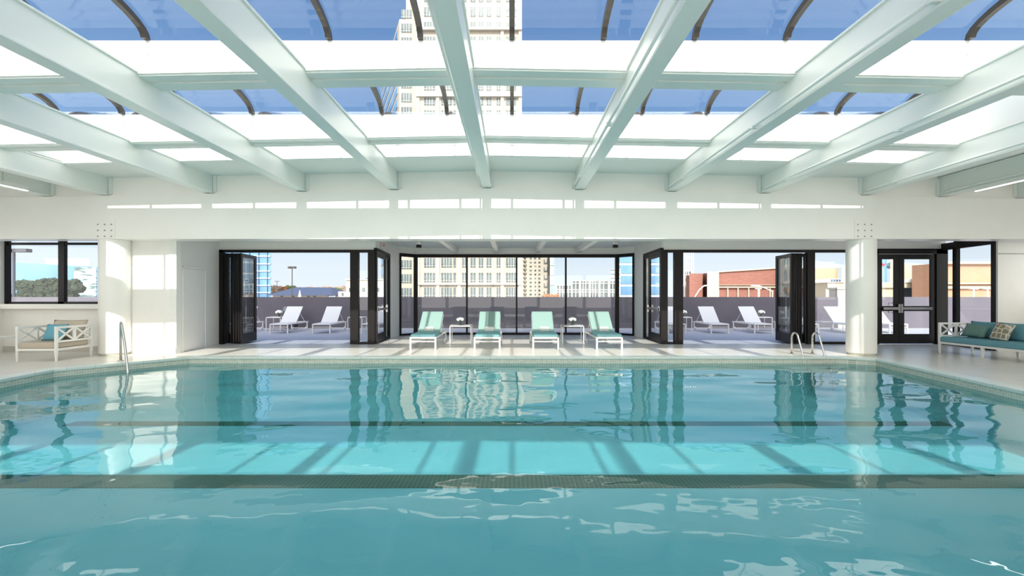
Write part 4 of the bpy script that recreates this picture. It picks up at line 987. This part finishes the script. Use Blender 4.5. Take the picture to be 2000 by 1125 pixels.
for x, d, lb in ((1481, 50, 'white T-shaped lamp in the right doorway'), (1902, 40, 'left of two white T-shaped lamps before the brick wing'), (1929, 40, 'right of two white T-shaped lamps before the brick wing')):
    lamp_post(x, d, 563, 0.32, lb, M_curb, w=0.07, drop=0.1)
for pts, lb in ((((1357, 580), (1366, 566), (1374, 559), (1380, 557.8)), 'white curved street light arm before the beige pier'), (((1509, 580), (1509, 569), (1495, 563), (1483, 558.5), (1472, 557.5)), 'white curved street light arm before the red brick mall')):
    b = MB(); d = 45; Q = [(px(x, d), d, pz(y, d)) for x, y in pts]; b.tube([(Q[0][0], d, -12)]+Q, 0.05, 8); b.box(Q[-1][0]-0.25, Q[-1][0]+0.25, d-0.1, d+0.1, Q[-1][2]-0.05, Q[-1][2]+0.06)
    tag(b.build('street_lamp', M_curb), lb, 'street lamp')
# closed parasols beyond the wall
def parasol(x, d, label):
    r = tag(empty('closed_parasol', (px(x, d), d, -0.25)), label, 'parasol'); z = pz(568, d)+0.25
    MB().lathe([(0.02, 0), (0.02, z)], n=8).build('pole', M_white, r); MB().lathe([(0.10, z-1.2), (0.13, z-1.1), (0.08, z-0.3), (0.02, z), (0.01, z+0.03)], n=12).build('canopy', M_sling, r)
struct(MB().box(-18, 18, 21.3, 24.5, -0.6, -0.25).build('floor_ledge', mat('ledge_grey', (0.35, 0.35, 0.36), 0.8)))
parasol(585.5, 23.5, 'closed white parasol peeking over the terrace wall')
# trees
def tree(x, d, ytop, wpx, col, label, seed, group='trees far beyond the terrace'):
    X = px(x, d); zt = pz(ytop, d); R = wpx*d/F/2; r = tag(empty('tree', (X, d, -12)), label, 'tree', group); H = zt+12
    MB().tube([(0, 0, 0), (0.1, 0, H-R*0.6)], R*0.12, 8, R*0.05).build('trunk', mat('bark', (0.16, 0.12, 0.09), 0.9), r)
    b = MB(); rn = random.Random(seed)
    for i in range(16): a = rn.uniform(0, 2*PI); q = rn.uniform(0, R*0.75); b.blob((q*math.cos(a), q*math.sin(a)*0.6, H-R*0.45+rn.uniform(-R*0.85, R*0.05)), R*rn.uniform(0.28, 0.45), 0.85, 0.28, 3, seed*20+i)
    b.build('crown', col, r)
def fol(n, a, b): return noisy(n, a, b, 1.6, 0.95, 0.6)
fg = fol('foliage_green', (0.08, 0.12, 0.045), (0.15, 0.20, 0.075)); fo = fol('foliage_orange', (0.26, 0.11, 0.055), (0.36, 0.18, 0.09)); fb = fol('foliage_brown', (0.25, 0.18, 0.14), (0.34, 0.27, 0.21)); fd = fol('foliage_dark', (0.012, 0.024, 0.016), (0.035, 0.05, 0.03))
names = {fg: 'green', fo: 'orange', fb: 'bare brown'}
for i, (x, y, wp, c_) in enumerate(((536, 556, 26, fb), (552, 557, 26, fo), (566, 554, 30, fg), (584, 559, 34, fo), (604, 558, 26, fb), (622, 560, 24, fb), (640, 556, 30, fb), (656, 559, 24, fg), (668, 556, 30, fb))):
    tree(x, 170+i*5, y, wp, c_, '%s tree on the horizon, %s of nine in the left doorway' % (names[c_], ('first', 'second', 'third', 'fourth', 'fifth', 'sixth', 'seventh', 'eighth', 'last')[i]), i)
for i, (x, wp) in enumerate(((1066, 16), (1077, 16), (1087, 12))): tree(x, 70, 573.5, wp, fo, ('left', 'middle', 'right')[i]+' small orange tree below the condo tower', 20+i, 'orange trees behind the bay window')
for i, (x, y) in enumerate(((48, 545), (68, 541), (88, 539), (106, 540), (134, 543))): tree(x, 60, y, 58, fd, '%s dark green tree standing in for a reflection in the long blue building' % ('first', 'second', 'third', 'fourth', 'fifth')[i], 40+i, 'trees standing in for reflections outside the left window')  # modelled trees stand in for foliage mirrored in the building's glass
